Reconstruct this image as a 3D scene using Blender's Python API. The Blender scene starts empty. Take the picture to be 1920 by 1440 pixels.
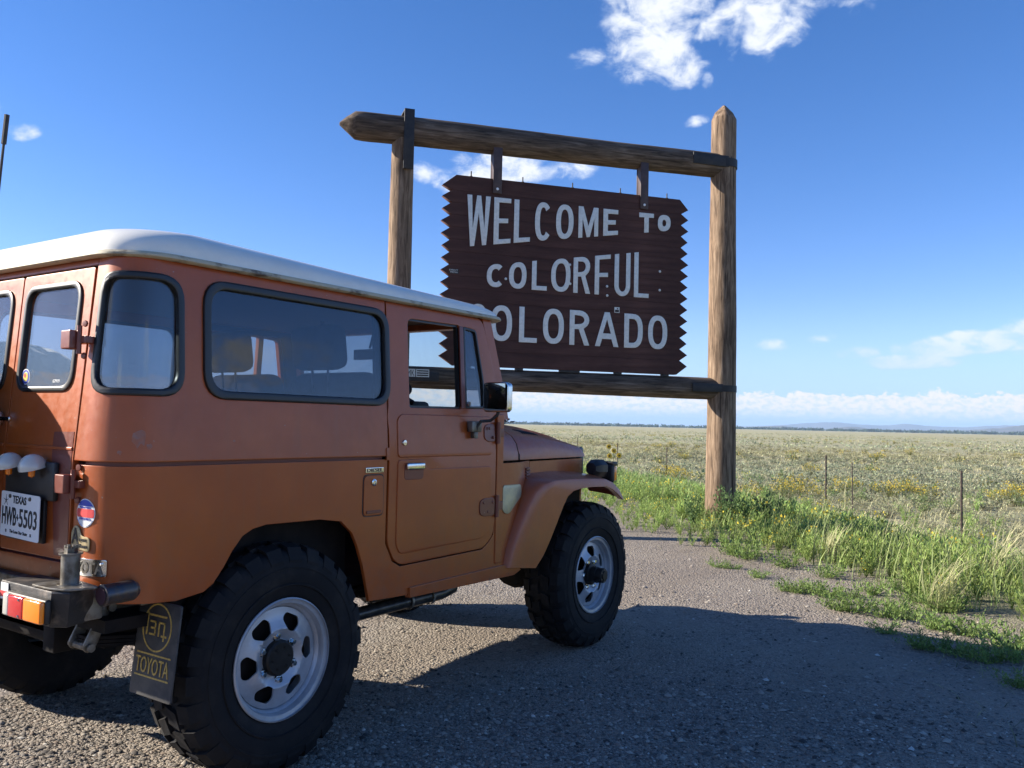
import bpy, bmesh, math, random
import numpy as np
from mathutils import Vector, Matrix

HAZE = 7e-5
random.seed(7); rng = np.random.default_rng(7)
SC = bpy.context.scene
COL = SC.collection
R = math.radians

# ------------------------------------------------------------------ camera
YAW, PITCH, ROLL = R(34.8), R(2.6), R(1.23)
cam_d = bpy.data.cameras.new('camera'); cam = bpy.data.objects.new('camera', cam_d); COL.objects.link(cam)
fw = Vector((math.cos(YAW)*math.cos(PITCH), math.sin(YAW)*math.cos(PITCH), math.sin(PITCH)))
r0 = Vector((math.sin(YAW), -math.cos(YAW), 0)); u0 = r0.cross(fw)
rt = r0*math.cos(ROLL) + u0*math.sin(ROLL); up = u0*math.cos(ROLL) - r0*math.sin(ROLL)
CAMP = Vector((-2.125, -3.293, 1.28))
cam.matrix_world = Matrix(((rt.x, up.x, -fw.x, CAMP.x), (rt.y, up.y, -fw.y, CAMP.y), (rt.z, up.z, -fw.z, CAMP.z), (0, 0, 0, 1)))
cam_d.sensor_width = 36; cam_d.lens = 36*1640/1920; cam_d.clip_start = .05; cam_d.clip_end = 60000
SC.camera = cam

# ------------------------------------------------------------------ sun, sky, exposure
SUN_AZ, SUN_EL = R(120), R(23)
sd = Vector((math.cos(SUN_AZ)*math.cos(SUN_EL), math.sin(SUN_AZ)*math.cos(SUN_EL), math.sin(SUN_EL)))
sun_d = bpy.data.lights.new('sun', 'SUN'); sun_d.energy = 5.0; sun_d.angle = R(.53); sun_d.color = (1, .91, .78)
sun = bpy.data.objects.new('sun', sun_d); COL.objects.link(sun); sun.rotation_mode = 'QUATERNION'
sun.rotation_quaternion = (-sd).to_track_quat('-Z', 'Y'); sun.location = (0, 0, 60)
SC.view_settings.view_transform = 'Standard'; SC.view_settings.look = 'None'
SC.view_settings.exposure = 1.2; SC.view_settings.gamma = 1; SC.view_settings.use_curve_mapping = False

W = bpy.data.worlds.new('World'); SC.world = W; W.use_nodes = True
NT = W.node_tree; NT.nodes.clear()
def N(nt, typ, **kw):
    n = nt.nodes.new(typ)
    for k, v in kw.items():
        if k == 'i':
            for a, b in v.items(): n.inputs[a].default_value = b
        else: setattr(n, k, v)
    return n
def math_(nt, op, a, b=None, c=None, clamp=False):
    n = nt.nodes.new('ShaderNodeMath'); n.operation = op; n.use_clamp = clamp
    for k, v in enumerate((a, b, c)):
        if v is None: continue
        if isinstance(v, (int, float)): n.inputs[k].default_value = v
        else: nt.links.new(v, n.inputs[k])
    return n.outputs[0]
def build_world():
    nt = NT; L = nt.links.new
    sky = N(nt, 'ShaderNodeTexSky', sky_type='NISHITA', sun_disc=False)
    sky.sun_elevation = SUN_EL; sky.sun_rotation = math.pi/2 - SUN_AZ
    sky.altitude = 2300; sky.air_density = 1.0; sky.dust_density = .6; sky.ozone_density = 1.6
    hsv = N(nt, 'ShaderNodeHueSaturation', i={'Hue': .5, 'Saturation': SKY_SAT, 'Value': SKY_VAL}); L(sky.outputs[0], hsv.inputs['Color'])
    tint = N(nt, 'ShaderNodeMix', data_type='RGBA', blend_type='MULTIPLY'); tint.inputs['Factor'].default_value = 1; tint.inputs['B'].default_value = (1.24, 1.05, 1.24, 1); L(hsv.outputs[0], tint.inputs['A'])
    tc = N(nt, 'ShaderNodeTexCoord')
    sep = N(nt, 'ShaderNodeSeparateXYZ'); L(tc.outputs['Generated'], sep.inputs[0])
    az = math_(nt, 'MULTIPLY', math_(nt, 'ARCTAN2', sep.outputs[1], sep.outputs[0]), 180/math.pi)
    el = math_(nt, 'MULTIPLY', math_(nt, 'ARCSINE', sep.outputs[2]), 180/math.pi)
    # fbm noise in direction space, stretched sideways
    def fbm(scale, detail, sx, sz, off=0., rough=.6, dist=0.):
        cmb = N(nt, 'ShaderNodeCombineXYZ')
        L(math_(nt, 'MULTIPLY', az, sx), cmb.inputs[0]); L(math_(nt, 'MULTIPLY', el, sz), cmb.inputs[1]); cmb.inputs[2].default_value = off
        n = N(nt, 'ShaderNodeTexNoise', i={'Scale': scale, 'Detail': detail, 'Roughness': rough, 'Distortion': dist}); L(cmb.outputs[0], n.inputs['Vector'])
        return n.outputs[0]
    n1 = fbm(.42, 7, 1, 1.35, 3.1, .56, .45)
    n2 = fbm(1.3, 6, 1, 1.6, 9.7, .6, .15)
    nn = math_(nt, 'ADD', math_(nt, 'MULTIPLY', n1, .80), math_(nt, 'MULTIPLY', n2, .20))
    blobs = [(26.0, 26.0, 4.3, 5.2, -18, 1.35), (24.4, 22.6, 2.4, 1.9, 0, 1.05), (18.8, 24.8, 3.9, 2.7, 14, 1.25), (22.2, 24.4, 2.6, 1.0, 12, .85), (13.4, 25.8, 4.5, 1.6, 0, .78),
             (30.2, 23.1, 1.9, .75, 12, .80), (22.4, 21.5, .55, .75, 0, .70), (23.1, 19.2, 1.1, .5, 10, .84),
             (36.2, 16.4, 4.4, 1.6, 8, 1.25), (39.2, 15.5, 3.8, 1.1, -16, 1.05), (32.4, 16.2, 3.4, .9, 6, .95),
             (64.5, 15.7, 1.15, .7, 10, 1.0), (66.6, 16.9, 1.2, 1.0, 0, 1.0),
             (7.4, 5.2, 4.6, .9, 5, 1.5), (13.3, 4.75, 1.9, .55, 0, 1.1), (10.5, 4.2, 3.4, .6, 0, 1.35), (3.2, 5.5, 3.0, 1.5, 0, 1.4),
             (18.2, 5.3, 1.5, .5, 0, .72), (15.2, 5.7, 1.6, .4, 10, .62),
             # beyond the frame the same scattered fair-weather clouds go on
(-22, 14, 7, 2.2, 8, 1.0), (-52, 10, 8, 2.2, 0, 1.0), (-100, 12, 9, 2.5, 0, 1.0), (-128, 24, 8, 3.5, 10, .95), (-165, 10, 8, 2.4, 0, 1.0), (150, 12, 8, 2.5, 0, 1.0), (85, 8, 6, 1.6, 0, 1.0), (-40, 44, 8, 4, 20, .9)]
    mask = None
    for (a0, e0, ra, re, rot, s) in blobs:
        c, sn = math.cos(R(rot)), math.sin(R(rot))
        # azimuth grows to the left, so mirror it to keep the rotation readable
        da = math_(nt, 'SUBTRACT', a0, az); de = math_(nt, 'SUBTRACT', el, e0)
        u = math_(nt, 'MULTIPLY_ADD', da, c/ra, math_(nt, 'MULTIPLY', de, sn/ra))
        v = math_(nt, 'MULTIPLY_ADD', de, c/re, math_(nt, 'MULTIPLY', da, -sn/re))
        d2 = math_(nt, 'MULTIPLY_ADD', u, u, math_(nt, 'MULTIPLY', v, v))
        m = math_(nt, 'MULTIPLY', math_(nt, 'SUBTRACT', 1.0, d2), s)
        m = math_(nt, 'MAXIMUM', m, 0.0)
        mask = m if mask is None else math_(nt, 'MAXIMUM', mask, m)
    mask = math_(nt, 'MINIMUM', mask, .85)
    dens = math_(nt, 'ADD', math_(nt, 'MULTIPLY', mask, .85), math_(nt, 'MULTIPLY', math_(nt, 'SUBTRACT', nn, .5), 2.7))
    ramp = N(nt, 'ShaderNodeMapRange', interpolation_type='SMOOTHSTEP', i={'From Min': .18, 'From Max': 1.0, 'To Min': 0, 'To Max': .97}); L(dens, ramp.inputs[0])
    gate = N(nt, 'ShaderNodeMapRange', interpolation_type='SMOOTHSTEP', i={'From Min': .0, 'From Max': .35}); L(mask, gate.inputs[0])
    cl1 = math_(nt, 'MULTIPLY', ramp.outputs[0], gate.outputs[0])
    # the band of distant cumulus lying along the whole horizon
    nb = fbm(.55, 6, 1, 1.2, 21.3, .6, .2); nb2 = fbm(2.2, 7, 1, 1.8, 5.5, .62, .3); nb0 = fbm(.12, 2, 1, 0, 8.0, .5, 0)
    topel = math_(nt, 'ADD', math_(nt, 'MULTIPLY_ADD', nb, 1.5, 1.62), math_(nt, 'MULTIPLY', math_(nt, 'SUBTRACT', nb2, .5), 1.0))
    topel = math_(nt, 'ADD', topel, math_(nt, 'MULTIPLY', math_(nt, 'SUBTRACT', nb0, .5), .5))
    tm = N(nt, 'ShaderNodeMapRange', interpolation_type='SMOOTHSTEP', i={'From Min': -.05, 'From Max': .13}); L(math_(nt, 'SUBTRACT', topel, el), tm.inputs[0])
    bm_ = N(nt, 'ShaderNodeMapRange', interpolation_type='SMOOTHSTEP', i={'From Min': .7, 'From Max': 1.75}); L(math_(nt, 'ADD', el, math_(nt, 'MULTIPLY', nb2, .5)), bm_.inputs[0])
    tex = N(nt, 'ShaderNodeMapRange', interpolation_type='SMOOTHSTEP', i={'From Min': .36, 'From Max': .58, 'To Min': .40, 'To Max': 1.}); L(nb2, tex.inputs[0])
    bank = math_(nt, 'MULTIPLY', math_(nt, 'MULTIPLY', tm.outputs[0], bm_.outputs[0]), tex.outputs[0])
    # colours
    cc = N(nt, 'ShaderNodeMix', data_type='RGBA'); cc.inputs['A'].default_value = (5.9, 7.2, 9.4, 1); cc.inputs['B'].default_value = (8.6, 8.9, 9.4, 1); L(ramp.outputs[0], cc.inputs['Factor'])
    m1 = N(nt, 'ShaderNodeMix', data_type='RGBA'); L(cl1, m1.inputs['Factor']); L(tint.outputs['Result'], m1.inputs['A']); L(cc.outputs['Result'], m1.inputs['B'])
    hz = N(nt, 'ShaderNodeMapRange', interpolation_type='SMOOTHSTEP', i={'From Min': 0., 'From Max': 8.5, 'To Min': .86, 'To Max': 0}); L(el, hz.inputs[0])
    m0 = N(nt, 'ShaderNodeMix', data_type='RGBA'); L(hz.outputs[0], m0.inputs['Factor']); L(m1.outputs['Result'], m0.inputs['A']); m0.inputs['B'].default_value = (3.4, 5.8, 9.2, 1)
    m2 = N(nt, 'ShaderNodeMix', data_type='RGBA'); L(bank, m2.inputs['Factor']); L(m0.outputs['Result'], m2.inputs['A']); m2.inputs['B'].default_value = (8.8, 8.5, 8.6, 1)
    bg = N(nt, 'ShaderNodeBackground', i={'Strength': SKY_STR}); L(m2.outputs['Result'], bg.inputs[0])
    out = N(nt, 'ShaderNodeOutputWorld'); L(bg.outputs[0], out.inputs[0])
SKY_STR, SKY_SAT, SKY_VAL = .052, 1.30, 1.50
build_world()
try:
    W.cycles.sampling_method = 'MANUAL'; W.cycles.sample_map_resolution = 1024
except Exception: pass

# ------------------------------------------------------------------ materials
def pmat(name, base, rough=.6, metal=0., var=0., vscale=8., bump=0., bscale=60., base2=None, coat=0., stretch=(1, 1, 1), spec=.5, detail=5, vmin=.35, vmax=.65, bdist=.01):
    m = bpy.data.materials.new(name); m.use_nodes = True; nt = m.node_tree; b = nt.nodes['Principled BSDF']
    b.inputs['Base Color'].default_value = (*base, 1); b.inputs['Roughness'].default_value = rough; b.inputs['Metallic'].default_value = metal
    b.inputs['Coat Weight'].default_value = coat; b.inputs['Coat Roughness'].default_value = .08; b.inputs['Specular IOR Level'].default_value = spec
    if var or base2 or bump:
        tc = N(nt, 'ShaderNodeTexCoord'); mp = N(nt, 'ShaderNodeMapping'); mp.inputs['Scale'].default_value = stretch
        nt.links.new(tc.outputs['Object'], mp.inputs[0])
    if var or base2:
        n = N(nt, 'ShaderNodeTexNoise', i={'Scale': vscale, 'Detail': detail, 'Roughness': .6}); nt.links.new(mp.outputs[0], n.inputs['Vector'])
        mr = N(nt, 'ShaderNodeMapRange', interpolation_type='SMOOTHSTEP', i={'From Min': vmin, 'From Max': vmax}); nt.links.new(n.outputs[0], mr.inputs[0])
        mx = N(nt, 'ShaderNodeMix', data_type='RGBA'); nt.links.new(mr.outputs[0], mx.inputs['Factor'])
        b2 = base2 or tuple(min(1, c*(1+var)) for c in base); b1 = base if base2 else tuple(c*(1-var) for c in base)
        mx.inputs['A'].default_value = (*b1, 1); mx.inputs['B'].default_value = (*b2, 1); nt.links.new(mx.outputs['Result'], b.inputs['Base Color'])
    if bump:
        n = N(nt, 'ShaderNodeTexNoise', i={'Scale': bscale, 'Detail': 4}); nt.links.new(mp.outputs[0], n.inputs['Vector'])
        bp = N(nt, 'ShaderNodeBump', i={'Strength': bump, 'Distance': bdist}); nt.links.new(n.outputs[0], bp.inputs['Height']); nt.links.new(bp.outputs[0], b.inputs['Normal'])
    return m
def paint_mat(name, c1, c2, dusty):
    """automotive paint: flat pigment, slow fade, dust that lies lower down"""
    m = bpy.data.materials.new(name); m.use_nodes = True; nt = m.node_tree; L = nt.links.new; b = nt.nodes['Principled BSDF']
    g = N(nt, 'ShaderNodeNewGeometry')
    n = N(nt, 'ShaderNodeTexNoise', i={'Scale': 2.6, 'Detail': 6, 'Roughness': .62}); L(g.outputs['Position'], n.inputs['Vector'])
    mr = N(nt, 'ShaderNodeMapRange', interpolation_type='SMOOTHSTEP', i={'From Min': .35, 'From Max': .68}); L(n.outputs[0], mr.inputs[0])
    mx = N(nt, 'ShaderNodeMix', data_type='RGBA'); L(mr.outputs[0], mx.inputs['Factor']); mx.inputs['A'].default_value = (*c1, 1); mx.inputs['B'].default_value = (*c2, 1)
    n2 = N(nt, 'ShaderNodeTexNoise', i={'Scale': 34, 'Detail': 7, 'Roughness': .72}); L(g.outputs['Position'], n2.inputs['Vector'])
    sp = N(nt, 'ShaderNodeSeparateXYZ'); L(g.outputs['Position'], sp.inputs[0])
    hz = N(nt, 'ShaderNodeMapRange', i={'From Min': .5, 'From Max': 1.0, 'To Min': .55, 'To Max': .10}); L(sp.outputs[2], hz.inputs[0])
    d = N(nt, 'ShaderNodeMapRange', i={'From Min': .38, 'From Max': .72}); L(n2.outputs[0], d.inputs[0])
    dd = math_(nt, 'MULTIPLY', d.outputs[0], hz.outputs[0])
    mx2 = N(nt, 'ShaderNodeMix', data_type='RGBA'); L(dd, mx2.inputs['Factor']); L(mx.outputs['Result'], mx2.inputs['A']); mx2.inputs['B'].default_value = (*dusty, 1)
    # chips and small scratches
    v = N(nt, 'ShaderNodeTexNoise', i={'Scale': 95, 'Detail': 2}); L(g.outputs['Position'], v.inputs['Vector'])
    ch = N(nt, 'ShaderNodeMapRange', i={'From Min': .765, 'From Max': .785}); L(v.outputs[0], ch.inputs[0])
    mx3 = N(nt, 'ShaderNodeMix', data_type='RGBA'); L(ch.outputs[0], mx3.inputs['Factor']); L(mx2.outputs['Result'], mx3.inputs['A']); mx3.inputs['B'].default_value = (.34, .25, .2, 1)
    rn = N(nt, 'ShaderNodeTexNoise', i={'Scale': 60, 'Detail': 5, 'Roughness': .7}); L(g.outputs['Position'], rn.inputs['Vector'])
    low = N(nt, 'ShaderNodeMapRange', i={'From Min': .52, 'From Max': .80, 'To Min': .62, 'To Max': .80}); L(sp.outputs[2], low.inputs[0])
    ru = math_(nt, 'MULTIPLY', math_(nt, 'SUBTRACT', rn.outputs[0], low.outputs[0]), 18., clamp=True)
    ms = N(nt, 'ShaderNodeMapping'); ms.inputs['Scale'].default_value = (16, 16, 1.3); L(g.outputs['Position'], ms.inputs[0])
    st = N(nt, 'ShaderNodeTexNoise', i={'Scale': 1.5, 'Detail': 6, 'Roughness': .7}); L(ms.outputs[0], st.inputs['Vector'])
    sr = N(nt, 'ShaderNodeMapRange', i={'From Min': .5, 'From Max': .78, 'To Min': 0, 'To Max': .30}); L(st.outputs[0], sr.inputs[0])
    mx4 = N(nt, 'ShaderNodeMix', data_type='RGBA'); L(sr.outputs[0], mx4.inputs['Factor']); L(mx3.outputs['Result'], mx4.inputs['A']); mx4.inputs['B'].default_value = (*dusty, 1)
    mx5 = N(nt, 'ShaderNodeMix', data_type='RGBA'); L(ru, mx5.inputs['Factor']); L(mx4.outputs['Result'], mx5.inputs['A']); mx5.inputs['B'].default_value = (.10, .045, .025, 1)
    L(mx5.outputs['Result'], b.inputs['Base Color'])
    rr = N(nt, 'ShaderNodeMapRange', i={'From Min': .3, 'From Max': .75, 'To Min': .30, 'To Max': .52}); L(n2.outputs[0], rr.inputs[0]); L(rr.outputs[0], b.inputs['Roughness'])
    b.inputs['Metallic'].default_value = .08; b.inputs['Specular IOR Level'].default_value = .38; b.inputs['Coat Weight'].default_value = .28; b.inputs['Coat Roughness'].default_value = .10
    n3 = N(nt, 'ShaderNodeTexNoise', i={'Scale': 5.5, 'Detail': 2}); L(g.outputs['Position'], n3.inputs['Vector'])
    bp = N(nt, 'ShaderNodeBump', i={'Strength': .12, 'Distance': .004}); L(n3.outputs[0], bp.inputs['Height']); L(bp.outputs[0], b.inputs['Normal']); L(bp.outputs[0], b.inputs['Coat Normal'])
    return m
M = {}
M['paint'] = paint_mat('copper_paint', (.33, .066, .010), (.39, .085, .013), (.235, .090, .040))
M['paint_dull'] = paint_mat('repainted_patch', (.16, .036, .023), (.19, .046, .029), (.17, .08, .055))
M['cream'] = pmat('roof_paint', (.80, .775, .68), .38, var=.05, vscale=5, coat=.2)
M['gutter'] = pmat('dirty_gutter', (.46, .41, .29), .6, base2=(.09, .065, .045), vscale=22, stretch=(.4, .4, 1), vmin=.54, vmax=.72)
M['rubber'] = pmat('black_rubber', (.012, .012, .013), .38, spec=.5)
M['tyre'] = pmat('tyre_rubber', (.0075, .0075, .009), .75, base2=(.024, .021, .019), vscale=7, bump=.25, bscale=140, bdist=.003, spec=.25, vmin=.45, vmax=.75)
M['black'] = pmat('black_metal', (.010, .010, .012), .5, base2=(.026, .023, .021), vscale=14)
M['dark'] = pmat('underbody_black', (.008, .007, .007), .85, base2=(.018, .014, .012), vscale=8, spec=.2)
M['steel'] = pmat('dull_steel', (.22, .21, .19), .48, metal=.7, base2=(.10, .085, .065), vscale=22)
M['bumper'] = pmat('scuffed_bumper', (.035, .034, .035), .5, metal=.3, base2=(.12, .10, .085), vscale=17, vmin=.45, vmax=.7, bump=.15, bscale=80)
M['chrome'] = pmat('chrome', (.62, .62, .60), .16, metal=1.)
M['mirror'] = pmat('mirror_glass', (.75, .76, .78), .02, metal=1.)
M['silver'] = pmat('silver_wheel_paint', (.40, .42, .46), .40, metal=.30, base2=(.30, .315, .34), vscale=9, coat=.2)
M['brass'] = pmat('brushed_plate', (.47, .44, .30), .42, metal=.65, base2=(.38, .37, .29), vscale=30)
M['badge'] = pmat('brass_badge', (.48, .38, .20), .5, metal=.3, base2=(.32, .25, .13), vscale=70)
M['white'] = pmat('white_print', (.78, .78, .76), .5)
M['blackp'] = pmat('black_print', (.015, .015, .017), .5)
M['blue'] = pmat('blue_print', (.03, .06, .42), .45)
M['red'] = pmat('red_print', (.62, .05, .05), .45)
M['yellow'] = pmat('yellow_print', (.75, .50, .06), .5)
M['hub'] = pmat('hub_black', (.007, .0065, .0065), .5, base2=(.014, .012, .011), vscale=30, spec=.3)
M['gold'] = pmat('worn_gold_print', (.62, .40, .08), .6, base2=(.38, .24, .06), vscale=90)
M['redlens'] = pmat('red_lens', (.50, .018, .02), .15, coat=.8, bump=.3, bscale=160, bdist=.002)
M['orangelens'] = pmat('orange_lens', (.95, .24, .01), .15, coat=.8, bump=.3, bscale=160, bdist=.002)
M['clearlens'] = pmat('clear_lens', (.55, .54, .48), .2, coat=.8)
M['seat'] = pmat('seat_cloth', (.045, .038, .033), .9, var=.3, vscale=20)
M['dash'] = pmat('dash_vinyl', (.02, .019, .018), .6)
M['trim'] = pmat('interior_trim', (.13, .115, .10), .85)
M['scrape'] = pmat('scraped_paint', (.30, .16, .13), .6, base2=(.36, .12, .06), vscale=50)
M['inner'] = pmat('inner_paint', (.27, .10, .07), .6)
def glass_mat(name, tint, film, filmcol=(.5, .52, .5), refl=1.0):
    m = bpy.data.materials.new(name); m.use_nodes = True; nt = m.node_tree; L = nt.links.new; nt.nodes.clear()
    tr = N(nt, 'ShaderNodeBsdfTransparent', i={'Color': (*tint, 1)}); gl = N(nt, 'ShaderNodeBsdfGlossy', i={'Color': (.93, .96, 1, 1), 'Roughness': .01})
    g0 = N(nt, 'ShaderNodeNewGeometry'); dt = N(nt, 'ShaderNodeVectorMath', operation='DOT_PRODUCT'); L(g0.outputs['Incoming'], dt.inputs[0]); L(g0.outputs['Normal'], dt.inputs[1]); mx = N(nt, 'ShaderNodeMixShader')
    fr = math_(nt, 'MULTIPLY_ADD', math_(nt, 'POWER', math_(nt, 'SUBTRACT', 1.0, math_(nt, 'ABSOLUTE', dt.outputs['Value'])), 5.0), .95, .045)
    f = math_(nt, 'MULTIPLY', fr, refl, clamp=True)
    L(f, mx.inputs[0]); L(tr.outputs[0], mx.inputs[1]); L(gl.outputs[0], mx.inputs[2])
    df = N(nt, 'ShaderNodeBsdfDiffuse', i={'Color': (*filmcol, 1)}); g = N(nt, 'ShaderNodeNewGeometry')
    mp = N(nt, 'ShaderNodeMapping'); mp.inputs['Scale'].default_value = (14, 14, .9); L(g.outputs['Position'], mp.inputs[0])
    n = N(nt, 'ShaderNodeTexNoise', i={'Scale': 1.6, 'Detail': 5, 'Roughness': .6}); L(mp.outputs[0], n.inputs['Vector'])
    mr = N(nt, 'ShaderNodeMapRange', i={'From Min': .35, 'From Max': .75, 'To Min': film*.35, 'To Max': film*1.7}); L(n.outputs[0], mr.inputs[0])
    m2 = N(nt, 'ShaderNodeMixShader'); L(mr.outputs[0], m2.inputs[0]); L(mx.outputs[0], m2.inputs[1]); L(df.outputs[0], m2.inputs[2])
    o = N(nt, 'ShaderNodeOutputMaterial'); L(m2.outputs[0], o.inputs[0]); return m
M['glass'] = glass_mat('window_glass', (.50, .53, .59), .004, refl=1.2)
M['glass_dusty'] = glass_mat('dusty_corner_glass', (.57, .62, .66), .030, (.5, .52, .5), refl=1.3)
M['glass_far'] = glass_mat('tinted_far_glass', (.66, .67, .72), .006)
M['glass_clear'] = glass_mat('clear_glass', (.86, .88, .87), .02)

PAINTS = [M['paint'], M['paint_dull'], M['rubber']]
# ------------------------------------------------------------------ object helpers
WP = {}
def link(o, parent, wp):
    COL.objects.link(o); WP[o] = Vector(wp)
    if parent is not None:
        o.parent = parent; o.location = WP[o] - WP[parent]
    else: o.location = wp
    return o
def tag(o, label=None, cat=None, group=None, kind=None):
    if label: o['label'] = label
    if cat: o['category'] = cat
    if group: o['group'] = group
    if kind: o['kind'] = kind
    return o
def empty(name, loc, parent=None):
    o = bpy.data.objects.new(name, None); o.empty_display_size = .2; return link(o, parent, loc)
def put(name, me, mat, parent=None, smooth=30, pivot=None, label=None):
    """mesh given in world coordinates -> object whose origin is the mesh's middle"""
    n = len(me.vertices); co = np.empty(n*3); me.vertices.foreach_get('co', co); co = co.reshape(-1, 3)
    c = (co.min(0)+co.max(0))/2 if pivot is None else np.array(pivot, float)
    me.vertices.foreach_set('co', (co-c).ravel()); me.name = name
    if mat is not None:
        me.materials.clear(); [me.materials.append(x) for x in (mat if isinstance(mat, (list, tuple)) else [mat])]
    if smooth:
        me.polygons.foreach_set('use_smooth', [True]*len(me.polygons)); me.set_sharp_from_angle(angle=R(smooth))
    me.update(); o = bpy.data.objects.new(name, me)
    if label: o['label'] = label
    if smooth and mat in PAINTS:
        wn = o.modifiers.new('even_shading', 'WEIGHTED_NORMAL'); wn.keep_sharp = True; wn.weight = 90
    return link(o, parent, c)
def mesh(v, f):
    me = bpy.data.meshes.new('m'); me.from_pydata([tuple(map(float, p)) for p in v], [], f); me.update(); return me
def bm_mesh(bm):
    bmesh.ops.recalc_face_normals(bm, faces=bm.faces); me = bpy.data.meshes.new('m'); bm.to_mesh(me); bm.free(); return me
def bm_from(me):
    bm = bmesh.new(); bm.from_mesh(me); bpy.data.meshes.remove(me); return bm
def box_bm(lo, hi, bev=0., seg=2, rot=None, bm=None):
    b = bmesh.new(); lo = Vector(lo); hi = Vector(hi); c = (lo+hi)/2; s = hi-lo
    bmesh.ops.create_cube(b, size=1); bmesh.ops.scale(b, vec=s, verts=b.verts)
    if bev: bmesh.ops.bevel(b, geom=b.edges[:], offset=bev, segments=seg, affect='EDGES', profile=.5)
    if rot is not None: bmesh.ops.rotate(b, cent=(0, 0, 0), matrix=rot, verts=b.verts)
    bmesh.ops.translate(b, vec=c, verts=b.verts)
    return b
def box(lo, hi, bev=0., seg=2, rot=None): return bm_mesh(box_bm(lo, hi, bev, seg, rot))
def join(meshes):
    bm = bmesh.new()
    for m_ in meshes: bm.from_mesh(m_); bpy.data.meshes.remove(m_)
    me = bpy.data.meshes.new('m'); bm.to_mesh(me); bm.free(); return me
def tube(pts, r, seg=12, cap=True, radii=None):
    pts = [Vector(p) for p in pts]; v = []; f = []; prev = None
    for i, p in enumerate(pts):
        t = (pts[min(i+1, len(pts)-1)] - pts[max(i-1, 0)]).normalized()
        a = Vector((0, 0, 1)) if abs(t.z) < .9 else Vector((1, 0, 0))
        if prev is not None: a = prev
        n = (a - t*a.dot(t)).normalized(); b = t.cross(n); prev = n
        rr = radii[i] if radii else r
        for k in range(seg):
            an = 2*math.pi*k/seg; v.append(p + (n*math.cos(an)+b*math.sin(an))*rr)
    for i in range(len(pts)-1):
        for k in range(seg):
            k2 = (k+1) % seg; f.append((i*seg+k, i*seg+k2, (i+1)*seg+k2, (i+1)*seg+k))
    if cap: f.append(tuple(range(seg))[::-1]); f.append(tuple(range((len(pts)-1)*seg, len(pts)*seg)))
    me = mesh(v, f); return me
def lathe(prof, center, axis, seg=32, a0=0., close=False):
    """prof: (radius, height along axis)"""
    ax = Vector(axis).normalized(); t = Vector((0, 0, 1)) if abs(ax.z) < .9 else Vector((1, 0, 0)); n = t.cross(ax).normalized(); b = ax.cross(n); c = Vector(center)
    v = []; f = []; m_ = len(prof)
    for k in range(seg):
        an = a0+2*math.pi*k/seg; d = n*math.cos(an)+b*math.sin(an)
        for (r_, h) in prof: v.append(c + d*r_ + ax*h)
    for k in range(seg):
        k2 = (k+1) % seg
        for j in range(m_-1): f.append((k*m_+j, k*m_+j+1, k2*m_+j+1, k2*m_+j))
        if close: f.append((k*m_+m_-1, k*m_, k2*m_, k2*m_+m_-1))
    me = mesh(v, f); bm = bm_from(me); bmesh.ops.remove_doubles(bm, verts=bm.verts, dist=1e-5)
    return bm_mesh(bm)
def rpoly(pts, rad, seg=6):
    """round the corners of a polygon; rad may be a list"""
    out = []; n = len(pts)
    for i in range(n):
        p = Vector(pts[i]).to_2d(); a = Vector(pts[i-1]).to_2d(); b = Vector(pts[(i+1) % n]).to_2d(); r_ = rad[i] if isinstance(rad, (list, tuple)) else rad
        da = a-p; db = b-p; d = min(r_, da.length*.48, db.length*.48)
        if d < 1e-4: out.append((p.x, p.y)); continue
        p0 = p+da.normalized()*d; p1 = p+db.normalized()*d
        for k in range(seg+1):
            t = k/seg; q = p0*(1-t)**2 + p*2*t*(1-t) + p1*t*t; out.append((q.x, q.y))
    return out
def rrect(x0, y0, x1, y1, r, seg=6): return rpoly([(x0, y0), (x1, y0), (x1, y1), (x0, y1)], r, seg)
def plate_bm(outer, holes=(), th=.02, bev=0., offset=0.):
    """flat plate in (x,y) local, thickness in z from -th to 0"""
    cu = bpy.data.curves.new('c', 'CURVE'); cu.dimensions = '2D'; cu.fill_mode = 'BOTH'; cu.extrude = max(th/2-bev, 1e-5); cu.bevel_depth = bev; cu.bevel_resolution = 1; cu.offset = -bev + offset
    for pts in [outer, *holes]:
        s = cu.splines.new('POLY'); s.points.add(len(pts)-1)
        s.points.foreach_set('co', [c for q in pts for c in (q[0], q[1], 0, 1)]); s.use_cyclic_u = True
    o = bpy.data.objects.new('o', cu); me = bpy.data.meshes.new_from_object(o); bpy.data.objects.remove(o); bpy.data.curves.remove(cu)
    bm = bm_from(me); bmesh.ops.remove_doubles(bm, verts=bm.verts, dist=1e-5); bmesh.ops.translate(bm, vec=(0, 0, -th/2), verts=bm.verts)
    return bm
def cut(bm, axis, vals):
    no = [0, 0, 0]; no[axis] = 1
    for v in vals:
        co = [0, 0, 0]; co[axis] = v
        bmesh.ops.bisect_plane(bm, geom=bm.verts[:]+bm.edges[:]+bm.faces[:], plane_co=co, plane_no=no)
def warp(bm, fn):
    for v in bm.verts: v.co = fn(v.co.x, v.co.y, v.co.z)
    return bm_mesh(bm)
def framep(o, r_, u, n):
    o, r_, u, n = Vector(o), Vector(r_), Vector(u), Vector(n)
    return lambda x, y, z: o + r_*x + u*y + n*z
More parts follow.
